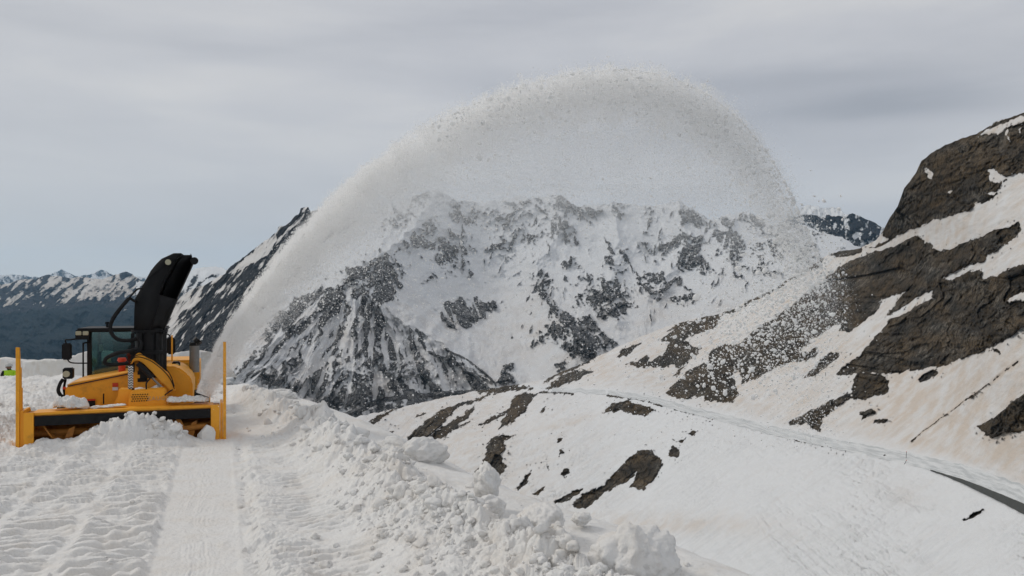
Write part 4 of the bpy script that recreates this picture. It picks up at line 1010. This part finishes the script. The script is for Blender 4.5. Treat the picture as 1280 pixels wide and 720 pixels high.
# snow lying on the machine
def snow_on(name, pts, ly, h, n, seed, lab):
    P3 = np.array([root.matrix_basis @ V(p[0], p[1], ly) for p in pts]); L = np.r_[0, np.cumsum(np.linalg.norm(np.diff(P3, axis=0), axis=1))]
    q = np.linspace(0, L[-1], 150); c = np.stack([np.interp(q, L, P3[:, k]) for k in range(3)], 1)
    th = np.linspace(0, 2*np.pi, 41)[:-1]; end = np.sqrt(np.clip(1-np.abs(q/L[-1]*2-1)**6, 0, 1))[:, None]
    Q, T = np.meshgrid(q, th, indexing='ij')
    k = .75+.55*fbm(Q/.16, np.cos(T)*1.1+seed, seed, 4)+.35*lumps(Q/.11, T*1.1+seed, seed+2)+.12*fbm(Q/.03, T*3, seed+3, 3)
    nrm = np.array([UY[0], UY[1], 0])
    up = h*k*end*np.where(np.sin(T) > 0, 1.0, .35)*np.sin(T)
    W_ = np.minimum(h*2.2, .14)*k*end*np.cos(T)
    Vv = c[:, None, :]+up[..., None]*np.array([0, 0, 1])+W_[..., None]*nrm
    nq = len(q); m = len(th); i_ = np.arange((nq-1)*m); r_ = i_//m; c_ = i_ % m
    Fq = np.stack([r_*m+c_, r_*m+(c_+1) % m, (r_+1)*m+(c_+1) % m, (r_+1)*m+c_], 1)
    o = fast_mesh(name, Vv.reshape(-1, 3), Fq, M_SNOW)
    tag(o, lab, 'snow', None, 'stuff'); return o
snow_on('lying_snow', [(66, 509), (72, 505), (88, 506), (104, 508), (112, 509)], .25, .125, 70, 1, 'snow heaped on the left end of the blower beam')
snow_on('lying_snow', [(112, 510), (140, 508), (158, 506)], .22, .03, 90, 2, 'thin snow along the middle of the blower beam')
snow_on('lying_snow', [(208, 501), (225, 501), (245, 500), (262, 500)], .25, .075, 110, 3, 'snow layer on the right end of the blower beam')
snow_on('lying_snow', [(168, 487), (176, 488), (186, 489), (196, 484), (204, 487), (209, 495)], .62, .045, 90, 4, 'snow caught behind the impeller housing')
snow_on('lying_snow', [(42, 558), (52, 555), (62, 558), (72, 562)], -.1, .10, 60, 5, 'snow crumbs piled at the left end of the intake')
# angular snow block at the right end of the intake
def block():
    V0, F0 = ico(5); nn = np.array([(1, .2, .1), (-.9, .1, .5), (.1, 1, 0), (0, -1, .15), (.55, -.75, .4), (0, 0, -1), (.2, .1, 1), (-.5, -.7, .6), (.9, .2, .75), (-1, -.3, -.2)], float)
    nn /= np.linalg.norm(nn, axis=1)[:, None]; off = np.array([.9, .85, .9, .8, .95, .9, 1.0, .95, .95, .9])
    rr_ = np.min(np.where(V0@nn.T > .05, off/np.maximum(V0@nn.T, .05), 9), 1); rr_ = np.minimum(rr_, 1.45)
    v = V0*(rr_*(1+.03*fbm(V0[:, 0]*5, V0[:, 1]*5+V0[:, 2]*4, 700, 4)))[:, None]*np.array([.115, .10, .13])
    o = fast_mesh('snow_block', v, F0, M_SNOW); p = root.matrix_basis @ V(259, 543, -.14)
    o.location = p; o.rotation_euler = (.15, .25, .5); tag(o, 'angular snow block leaning at the right end of the intake', 'snow block')
block()

# ------------------------------------------------------------------ worker
def person():
    d = 31.0; X, Y, Z = [float(q) for q in ray(11, 454, d)]
    base = Z-1.80
    J = {'hip': (0, 0, .95, .15), 'waist': (0, 0, 1.12, .14), 'chest': (0, 0, 1.36, .17), 'neck': (0, 0, 1.52, .065), 'head': (0, .0, 1.64, .10), 'crown': (0, 0, 1.73, .08),
         'shl': (-.19, 0, 1.45, .085), 'ell': (-.27, -.04, 1.20, .062), 'hal': (-.15, -.22, 1.32, .045), 'shr': (.19, 0, 1.45, .085), 'elr': (.27, .02, 1.18, .062), 'har': (.26, -.06, .93, .042),
         'kl': (-.10, -.02, .50, .085), 'al': (-.11, 0, .10, .055), 'fl': (-.12, -.14, .04, .05), 'kr': (.11, 0, .50, .085), 'ar': (.13, .03, .10, .055), 'fr': (.14, -.10, .04, .05)}
    E = [('hip', 'waist'), ('waist', 'chest'), ('chest', 'neck'), ('neck', 'head'), ('head', 'crown'), ('chest', 'shl'), ('shl', 'ell'), ('ell', 'hal'), ('chest', 'shr'), ('shr', 'elr'), ('elr', 'har'),
         ('hip', 'kl'), ('kl', 'al'), ('al', 'fl'), ('hip', 'kr'), ('kr', 'ar'), ('ar', 'fr')]
    # hands: palm and five short fingers
    for sd, hb in (('l', 'hal'), ('r', 'har')):
        bx, by, bz, _ = J[hb]
        dirv = (.3, -.4, .85) if sd == 'l' else (.0, -.1, -1)
        J['pl'+sd] = (bx+dirv[0]*.07, by+dirv[1]*.07, bz+dirv[2]*.07, .034); E.append((hb, 'pl'+sd))
        for k in range(5):
            q = (k-2)*.018; L = (.05, .08, .09, .08, .06)[k]
            J[f'f{sd}{k}'] = (bx+dirv[0]*(.07+L)+q, by+dirv[1]*(.07+L)-.01, bz+dirv[2]*(.07+L)+(q if sd == 'l' else 0), .010); E.append(('pl'+sd, f'f{sd}{k}'))
    names = list(J); me = bpy.data.meshes.new('person'); me.from_pydata([J[n][:3] for n in names], [(names.index(a), names.index(b)) for a, b in E], [])
    o = bpy.data.objects.new('person', me); C.objects.link(o)
    m = o.modifiers.new('skin', 'SKIN')
    for i, n in enumerate(names):
        r = J[n][3]; me.skin_vertices[0].data[i].radius = (r, r); me.skin_vertices[0].data[i].use_root = (n == 'hip')
    o.modifiers.new('sub', 'SUBSURF').levels = 2; o.modifiers['sub'].render_levels = 2
    dg = bpy.context.evaluated_depsgraph_get(); me2 = bpy.data.meshes.new_from_object(o.evaluated_get(dg)); o.modifiers.clear(); o.data = me2
    def pm(n, c, rough=.8):
        t = NT(n); q = t.noise(t.objc(), 9, 4); t.bsdf(t.mix(q, c, tuple(x*.7 for x in c)), rough, .2, normal=t.bump(q, .01)); return t.m
    me2.materials.clear()
    for x in (pm('skin', (.30, .17, .12), .5), pm('hi_vis_jacket', (.42, .72, .04)), pm('dark_trousers', (.03, .035, .05)), pm('black_cloth', (.012, .012, .016))): me2.materials.append(x)
    for p in me2.polygons:
        c = p.center; p.use_smooth = True
        if c.z > 1.53: p.material_index = 3 if c.z < 1.58 else 0
        elif c.z > .96 and (c.y > -.20 or c.z < 1.2): p.material_index = 1
        elif abs(c.x) > .2 and c.z > .8: p.material_index = 0
        elif c.y < -.16 and c.z > 1.2: p.material_index = 3
        else: p.material_index = 2
        if c.x < -.12 and c.y < -.05 and c.z > 1.15: p.material_index = 3
    o.location = (X, Y, base); o.rotation_euler = (0, 0, R(15))
    tag(o, 'worker in yellow hi-vis jacket and pale helmet behind the snow bank', 'person')
    h = bmesh.new(); bmesh.ops.create_uvsphere(h, u_segments=20, v_segments=12, radius=.135)
    for v in list(h.verts):
        if v.co.z < -.02: h.verts.remove(v)
    for v in h.verts: v.co.y *= 1.15
    mm = bpy.data.meshes.new('helmet'); h.to_mesh(mm); h.free(); mm.materials.append(pm('helmet_white', (.55, .55, .53), .5))
    ho = bpy.data.objects.new('helmet', mm); C.objects.link(ho); ho.parent = o; ho.location = (0, 0, 1.68); ho.modifiers.new('t', 'SOLIDIFY').thickness = .012
    def small(name, loc, r, mi):
        b = bmesh.new(); bmesh.ops.create_icosphere(b, subdivisions=2, radius=r); q = bpy.data.meshes.new(name); b.to_mesh(q); b.free(); q.materials.append(mi)
        s = bpy.data.objects.new(name, q); C.objects.link(s); s.parent = o; s.location = loc
    skin = me2.materials[0]; dk = me2.materials[3]
    small('nose', (0, -.105, 1.63), .018, skin); small('eye', (-.035, -.095, 1.655), .012, dk); small('eye', (.035, -.095, 1.655), .012, dk); small('mouth', (0, -.092, 1.59), .016, dk)
    small('ear', (-.10, 0, 1.64), .022, skin); small('ear', (.10, 0, 1.64), .022, skin)
person()

# ------------------------------------------------------------------ marker poles beside the pass road
def pole(px, py, hgt, lean, label):
    d = float(hill_depth([px], [py])[0]); X, Y, Z = [float(q) for q in ray(px, py, d)]
    e = bpy.data.objects.new('snow_pole', None); C.objects.link(e); e.location = (X, Y-.6, Z-.3); e.rotation_euler = (0, lean, 0); tag(e, label, 'snow pole', 'snow poles beside the pass road')
    MB().cyl((0, 0, 0), (0, 0, hgt), .14).out('pole_shaft', RUB, e); MB().cyl((0, 0, hgt), (0, 0, hgt+.5), .18).out('pole_top', RED, e)
pole(1132, 573, 4.5, .05, 'upright snow pole at the uphill side of the pass road')
pole(1129, 581, 3.5, .5, 'leaning snow pole on the lower side of the pass road')
def boulder():
    d = float(hill_depth([1106], [569])[0]); X, Y, Z = [float(q) for q in ray(1106, 569.5, d-1.2)]
    V0, F0 = ico(3); k = 1+.3*fbm(V0[:, 0]*2, V0[:, 1]*2+V0[:, 2], 800, 4)
    t = NT('boulder_rock'); t.bsdf(t.mix(t.noise(t.pos(), 2), (.03, .03, .03), (.07, .06, .05)), .9)
    o = fast_mesh('boulder', V0*k[:, None]*np.array([.9, .8, .8]), F0, t.m); o.location = (X, Y, Z); tag(o, 'small dark boulder on the edge of the snowy pass road', 'boulder')
boulder()

# ------------------------------------------------------------------ the snow jet
def mat_spray(c=(.98, .976, .970, 1)):
    t = NT('flying_snow'); b = t.n('ShaderNodeBsdfDiffuse'); b.inputs['Color'].default_value = c
    tr = t.n('ShaderNodeBsdfTranslucent'); tr.inputs['Color'].default_value = c
    m = t.n('ShaderNodeMixShader'); m.inputs[0].default_value = .5; t.l(b.outputs[0], m.inputs[1]); t.l(tr.outputs[0], m.inputs[2]); t.l(m.outputs[0], t.out.inputs[0])
    return t.m
M_SPRAY = mat_spray(); M_VEIL = mat_spray((.94, .96, .985, 1))
JET = np.array([(250,492,12.3,6),(262,462,12.4,9),(285,420,12.6,13),(310,385,12.8,16),(345,340,13.1,19),(390,288,13.5,22),(440,241,14.0,25),(490,203,14.5,28),(545,170,15.1,33),(600,144,15.7,34),(660,122,16.4,35),(720,108,17.0,36),(780,103,17.7,36),(835,112,18.4,36),(880,134,19.0,36),(918,165,19.6,34),(950,203,20.2,32),(975,245,20.8,30),(995,290,21.3,30),(1015,345,21.8,34),(1030,400,22.2,40)], float)
JL = np.r_[0, np.cumsum(np.hypot(*np.diff(JET[:, :2], axis=0).T))]; JL /= JL[-1]
def jet(q): return [np.interp(q, JL, JET[:, k]) for k in range(4)]
def jet_n(q):
    x0, y0, _, _ = jet(np.clip(q-.01, 0, 1)); x1, y1, _, _ = jet(np.clip(q+.01, 0, 1)); dx = x1-x0; dy = y1-y0; L = np.hypot(dx, dy)+1e-9
    return -dy/L*-1, dx/L*-1     # unit normal, pointing up/outward
def spray(name, px, py, d, rpx, seed, sub, label, flat=1.0):
    X, Y, Z = ray(px, py, d)
    ok = Z > -60; X, Y, Z, rpx, d = X[ok], Y[ok], Z[ok], rpx[ok], d[ok]
    if sub == 0:
        V0 = np.array([(1.35, 0, .2), (-.68, 1.17, -.2), (-.68, -1.17, 0)], float); F0 = np.array([(0, 1, 2)])
        sh = V0[None]
    else:
        V0, F0 = ico(sub); sh = clod_shapes(V0, 10, seed+50, .3)
    o = scatter_mesh(name, np.stack([X, Y, Z], 1), rpx*d/F, sh, F0, M_VEIL if name == 'snow_veil' else M_SPRAY, seed, flat)
    if sub == 0: o.data.shade_flat()
    tag(o, label, 'snow spray', None, 'stuff'); return o

def plume():
    r = np.random.default_rng(99)
    # fine core
    n = 2500000; q = r.random(n)**1.05*.93
    cx_, cy_, d, w = jet(q); nx, ny = jet_n(q)
    dz0 = r.normal(0, 1, n)
    off = np.abs(r.normal(0, 1, n)); side = r.random(n) < .40
    o = np.where(side, off*.22+.15, -off*(1.0-.25*sst(.3, .5, q))+.15)                    # crisp outer edge, ragged inner edge
    bumpy = .22*fbm(q*60, q*0+3, 900, 5)+.38*(fbm(q*150, dz0*.8, 906, 4))*sst(.25, .5, q)
    o = (o+bumpy*np.where(side, 1, .4))*w
    dens = .55+.9*fbm((cx_+nx*o)/22, (cy_+ny*o)/22, 901, 4)+.4*sst(.45, .1, q)
    clot = fbm((cx_+nx*o)/7, (cy_+ny*o)/7, 905, 4, .6)
    dens = np.where(q > .3, dens*(1-.75*sst(.3, .5, q))+.75*sst(.3, .5, q)*np.clip(.30+2.6*clot, 0, 1.5)*(dens+.3), dens)
    d = d-clot*.9*sst(.3, .5, q)
    keep = r.random(n) < np.clip(dens, .06, 1)*(1-.15*sst(.38, .6, q))*(1-.95*sst(.64, .84, q))
    cx_, cy_, d, w, nx, ny, o, q, dz0 = [a[keep] for a in (cx_, cy_, d, w, nx, ny, o, q, dz0)]
    dz = dz0*w*d/F*.9
    spray('snow_jet', cx_+nx*o, cy_+ny*o, d+dz, .215*np.exp(r.normal(0, .45, len(q)))*(1+.25*q), 910, 0, 'dense jet of blown snow arching up from the blower')
    # veil of fine snow raining below the arch
    n = 1150000; q = r.uniform(.05, .97, n); cx_, cy_, d, w = jet(q)
    low = 200+25*sst(.5, .3, q)+60*sst(.7, .95, q)
    gap = np.maximum(low-cy_, 0)+30; u = r.random(n)
    tail = r.random(n) < .30
    py = cy_+np.where(tail, gap+r.exponential(1, n)*70, u*gap*1.15+r.normal(0, 14, n)); px = cx_+r.normal(0, 14, n)+20*sst(0, .3, q)
    keep = (py < 520) & (r.random(n) > .85*sst(900, 1010, px)) & (r.random(n) < (.14+.86*sst(120, 330, px-250))*np.clip(.8+.5*fbm(px/50, py/40, 903, 4), .2, 1))
    px, py, d = px[keep], py[keep], d[keep]; m = len(px)
    spray('snow_veil', px, py, d+r.normal(0, 1.2, m), .19*np.exp(r.normal(0, .40, m)), 911, 0, 'fine snow veil falling below the jet')
    # medium grains everywhere
    n = 30000; q = r.uniform(.12, 1, n)**.8; cx_, cy_, d, w = jet(q); fall = r.exponential(1, n)
    px = cx_+r.normal(0, 20, n); py = cy_+np.abs(r.normal(0, 8, n))+fall*(30+150*sst(.1, .5, q))
    nb = (py < 560)
    px, py, d = px[nb], py[nb], d[nb]; m = len(px)
    spray('snow_grains', px, py, d+r.normal(0, 1.6, m), .44*np.exp(r.normal(0, .42, m)), 912, 1, 'scattered snow grains tumbling through the veil')
    # clumps: top of the arch and the falling right end
    n = 5000; q = r.uniform(.40, .97, n); cx_, cy_, d, w = jet(q); nx, ny = jet_n(q); o = np.minimum(r.normal(-.15, .5, n), .45)*w
    px = cx_+nx*o; py = cy_+ny*o
    n2 = 2600; px2 = r.normal(955, 55, n2); py2 = 400+r.normal(0, 50, n2)-(px2-960)*.45; d2 = 21.5+r.normal(0, 1.5, n2)
    px = np.r_[px, px2]; py = np.r_[py, py2]; d = np.r_[d+r.normal(0, .8, n), d2]; m = len(px)
    k = (px < 1060) & (py < 500) & (py-300 > (px-1000)*.0-300); px, py, d = px[k], py[k], d[k]; m = len(px)
    spray('snow_clumps', px, py, d, np.clip(.85*np.exp(r.normal(0, .60, m)), .3, 4.2), 913, 1, 'larger snow clumps dropping at the far end of the jet')
plume()

def mist(name, scale, density, label, q0=.0, q1=.97, dn=0.0, seed=0):
    """fine airborne powder round the jet: a closed bumpy tube of thin white air"""
    q = np.linspace(q0, q1, 260); cx_, cy_, d, w = jet(q); nx, ny = jet_n(q); th = np.linspace(0, 2*np.pi, 33)[:-1]
    end = np.sqrt(np.clip(1-np.clip((q-.72)/(q1-.72), 0, 1)**2, 0, 1))*(.6+.4*sst(0, .05, q))+.01
    Q, T = np.meshgrid(q, th, indexing='ij'); k = 1+.28*fbm(Q*40, np.cos(T)*1.3+seed, 950+seed, 4)+.14*fbm(Q*110, np.sin(T)*2+seed, 951+seed, 3)
    r = (w*scale*end)[:, None]*k
    up = np.cos(T)*r+(dn*w)[:, None]; dep = np.sin(T)*r
    px = cx_[:, None]+nx[:, None]*up; py = cy_[:, None]+ny[:, None]*up; dd = d[:, None]+dep*d[:, None]/F*1.1
    X, Y, Z = ray(px, py, dd); nq, m = Q.shape; i_ = np.arange((nq-1)*m); r_ = i_//m; c_ = i_ % m
    Fq = np.stack([r_*m+c_, r_*m+(c_+1) % m, (r_+1)*m+(c_+1) % m, (r_+1)*m+c_], 1)
    o = fast_mesh(name, np.stack([X, Y, Z], -1).reshape(-1, 3), Fq, [])
    bm = bmesh.new(); bm.from_mesh(o.data); bmesh.ops.holes_fill(bm, edges=[e for e in bm.edges if e.is_boundary]); bmesh.ops.recalc_face_normals(bm, faces=bm.faces); bm.to_mesh(o.data); bm.free()
    mt = bpy.data.materials.new('powder_air'); mt.use_nodes = True; nt_ = mt.node_tree; nt_.nodes.clear(); ou = nt_.nodes.new('ShaderNodeOutputMaterial'); v = nt_.nodes.new('ShaderNodeVolumePrincipled')
    v.inputs['Color'].default_value = (.995, .993, .990, 1); v.inputs['Density'].default_value = density; v.inputs['Anisotropy'].default_value = .1
    nt_.links.new(v.outputs[0], ou.inputs['Volume']); o.data.materials.append(mt); tag(o, label, 'snow mist', None, 'stuff')
def veil_mist():
    """thin lens of drifting powder hanging under the arch"""
    nu, nv = 160, 70; q = np.linspace(.20, .93, nu); cx_, cy_, d, w = jet(q)
    U, Vv_ = np.meshgrid(np.linspace(0, 1, nu), np.linspace(0, 1, nv), indexing='ij')
    low = 345+22*fbm(q*14, q*0+2, 970, 4)-30*sst(.75, .95, q)+40*sst(.35, .2, q)
    px = cx_[:, None]+(720-cx_[:, None])*.08*Vv_; py = cy_[:, None]*(1-Vv_)+np.maximum(low, cy_+6)[:, None]*Vv_; dd = np.repeat(d[:, None], nv, 1)
    th = 1.7*np.clip(np.sin(np.pi*U), 0, 1)**.9*np.clip(np.minimum(1, Vv_*5), 0, 1)**.8*(1-sst(.25, 1, Vv_))*(1+.35*fbm(px/40, py/40, 971, 4))
    th = np.maximum(th, 0)+.004
    A = np.stack(ray(px, py, dd-th), -1).reshape(-1, 3); B = np.stack(ray(px, py, dd+th), -1).reshape(-1, 3)
    f = grid_faces(nu, nv); g = f[:, ::-1]+nu*nv
    ring = np.r_[np.arange(nv), np.arange(1, nu)*nv+nv-1, (nu-1)*nv+np.arange(nv-2, -1, -1), np.arange(nu-2, 0, -1)*nv]; r2 = np.roll(ring, -1)
    side = np.stack([ring, r2, r2+nu*nv, ring+nu*nv], 1)
    o = fast_mesh('snow_mist', np.r_[A, B], np.r_[f, g, side], [])
    bm = bmesh.new(); bm.from_mesh(o.data); bmesh.ops.recalc_face_normals(bm, faces=bm.faces); bm.to_mesh(o.data); bm.free()
    mt = bpy.data.materials.new('thin_powder_air'); mt.use_nodes = True; nt_ = mt.node_tree; nt_.nodes.clear(); ou = nt_.nodes.new('ShaderNodeOutputMaterial'); v = nt_.nodes.new('ShaderNodeVolumePrincipled')
    v.inputs['Color'].default_value = (.99, .992, .997, 1); v.inputs['Density'].default_value = .22
    nt_.links.new(v.outputs[0], ou.inputs['Volume']); o.data.materials.append(mt); tag(o, 'thin translucent powder veil hanging under the arch of snow', 'snow mist', None, 'stuff')
veil_mist()
mist('snow_mist', 1.0, .55, 'soft powder mist wrapped around the snow jet', dn=-.35, seed=1)
mist('snow_mist', .55, 1.1, 'dense powder mist in the core of the snow jet', q1=.85, dn=-.15, seed=5)
mist('snow_mist', .35, 1.8, 'tight opaque stream of powder where the jet leaves the blower', q1=.60, dn=.0, seed=9)

# ------------------------------------------------------------------ haze
def haze():
    bm = bmesh.new(); bmesh.ops.create_cube(bm, size=1); me = bpy.data.meshes.new('haze'); bm.to_mesh(me); bm.free()
    o = bpy.data.objects.new('haze', me); C.objects.link(o); o.location = (0, 1000, 400); o.scale = (60000, 60000, 3400)
    m = bpy.data.materials.new('haze_air'); m.use_nodes = True; nt = m.node_tree; nt.nodes.clear()
    out = nt.nodes.new('ShaderNodeOutputMaterial'); v = nt.nodes.new('ShaderNodeVolumePrincipled')
    v.inputs['Color'].default_value = (.42, .70, .98, 1); v.inputs['Density'].default_value = 1.6e-5; v.inputs['Anisotropy'].default_value = .2
    nt.links.new(v.outputs[0], out.inputs['Volume']); me.materials.append(m); tag(o, 'thin bluish mountain air', 'haze', None, 'stuff')
haze()

# ------------------------------------------------------------------ light, sky
SUN = Vector((-.85, .30, .80)).normalized()
el = math.asin(SUN.z); az = math.atan2(SUN.x, SUN.y)
sl = bpy.data.lights.new('sun', 'SUN'); sl.energy = 1.15; sl.angle = R(12); sl.color = (1, .95, .87)
so = bpy.data.objects.new('sun', sl); C.objects.link(so); so.rotation_euler = SUN.to_track_quat('Z', 'Y').to_euler()

w = bpy.data.worlds.new('World'); SC.world = w; w.use_nodes = True; nt = w.node_tree; nt.nodes.clear()
class WN(NT):
    def __init__(s, tree): s.t = tree
t = WN(nt)
out = t.n('ShaderNodeOutputWorld'); bg = t.n('ShaderNodeBackground'); bg.inputs['Strength'].default_value = .1
sky = t.n('ShaderNodeTexSky', sky_type='NISHITA'); sky.sun_disc = False; sky.sun_elevation = el; sky.sun_rotation = az % (2*math.pi); sky.altitude = 2400
g = t.n('ShaderNodeTexCoord').outputs['Generated']; sep = t.n('ShaderNodeSeparateXYZ'); t.l(g, sep.inputs[0])
azn = t.math('ARCTAN2', sep.outputs[0], sep.outputs[1]); eln = t.math('ARCSINE', sep.outputs[2])
cb = t.n('ShaderNodeCombineXYZ'); t.l(azn, cb.inputs[0]); t.l(eln, cb.inputs[1])
rot = t.mapv(cb.outputs[0], (1.0, 4.2, 1), (0, 0, R(-14)))
n1 = t.noise(rot, 1.7, 5, .5, .3); n2 = t.noise(t.mapv(cb.outputs[0], (1, 7, 1)), 2.2, 6, .55, .4)
cl = t.ramp(t.math('ADD', t.math('MULTIPLY', n1, .7), t.math('MULTIPLY', n2, .3)), [(.38, (5.0, 5.08, 5.4)), (.50, (5.85, 5.88, 6.1)), (.62, (6.9, 6.82, 6.75))])
hz = t.smooth(eln, .30, .0)
cl = t.mix(t.math('MULTIPLY', hz, .6), cl, (5.75, 5.85, 5.95))
# brighter, warmer towards the veiled sun on the left
wl = t.smooth(azn, .1, -1.3); cl = t.mix(t.math('MULTIPLY', wl, .45), cl, (7.0, 6.85, 6.5))
# lens-shaped cloud streaks
def wisp(a0, e0, wa, we, k):
    global cl
    x = t.math('DIVIDE', t.math('SUBTRACT', azn, a0), wa); y = t.math('DIVIDE', t.math('SUBTRACT', t.math('ADD', eln, t.math('MULTIPLY', t.math('SUBTRACT', n2, .5), .05)), e0), we)
    q = t.math('EXPONENT', t.math('MULTIPLY', t.math('ADD', t.math('MULTIPLY', x, x), t.math('MULTIPLY', y, y)), -1))
    cl = t.mix(t.math('MULTIPLY', q, k), cl, (3.5, 3.65, 4.0))
wisp(.44, .228, .14, .014, .75); wisp(.36, .262, .22, .020, .4); wisp(.22, .205, .16, .02, .3)
mx = t.mix(.94, sky.outputs[0], cl); t.l(mx, bg.inputs[0]); t.l(bg.outputs[0], out.inputs[0])

# ------------------------------------------------------------------ camera, render
cam = bpy.data.cameras.new('camera'); co = bpy.data.objects.new('camera', cam); C.objects.link(co)
co.location = (0, 0, CZ); co.rotation_euler = (R(90), 0, 0); cam.sensor_width = 36; cam.lens = 36*F/1280
cam.shift_y = (CY-360)/1280; cam.clip_start = .1; cam.clip_end = 90000
SC.camera = co
SC.view_settings.view_transform = 'Standard'; SC.view_settings.look = 'None'; SC.view_settings.gamma = 1; SC.view_settings.exposure = 0
SC.cycles.max_bounces = 14; SC.cycles.diffuse_bounces = 12; SC.cycles.volume_bounces = 4; SC.cycles.transparent_max_bounces = 8
SC.cycles.use_adaptive_sampling = True; SC.cycles.adaptive_threshold = .02
SC.cycles.use_denoising = True
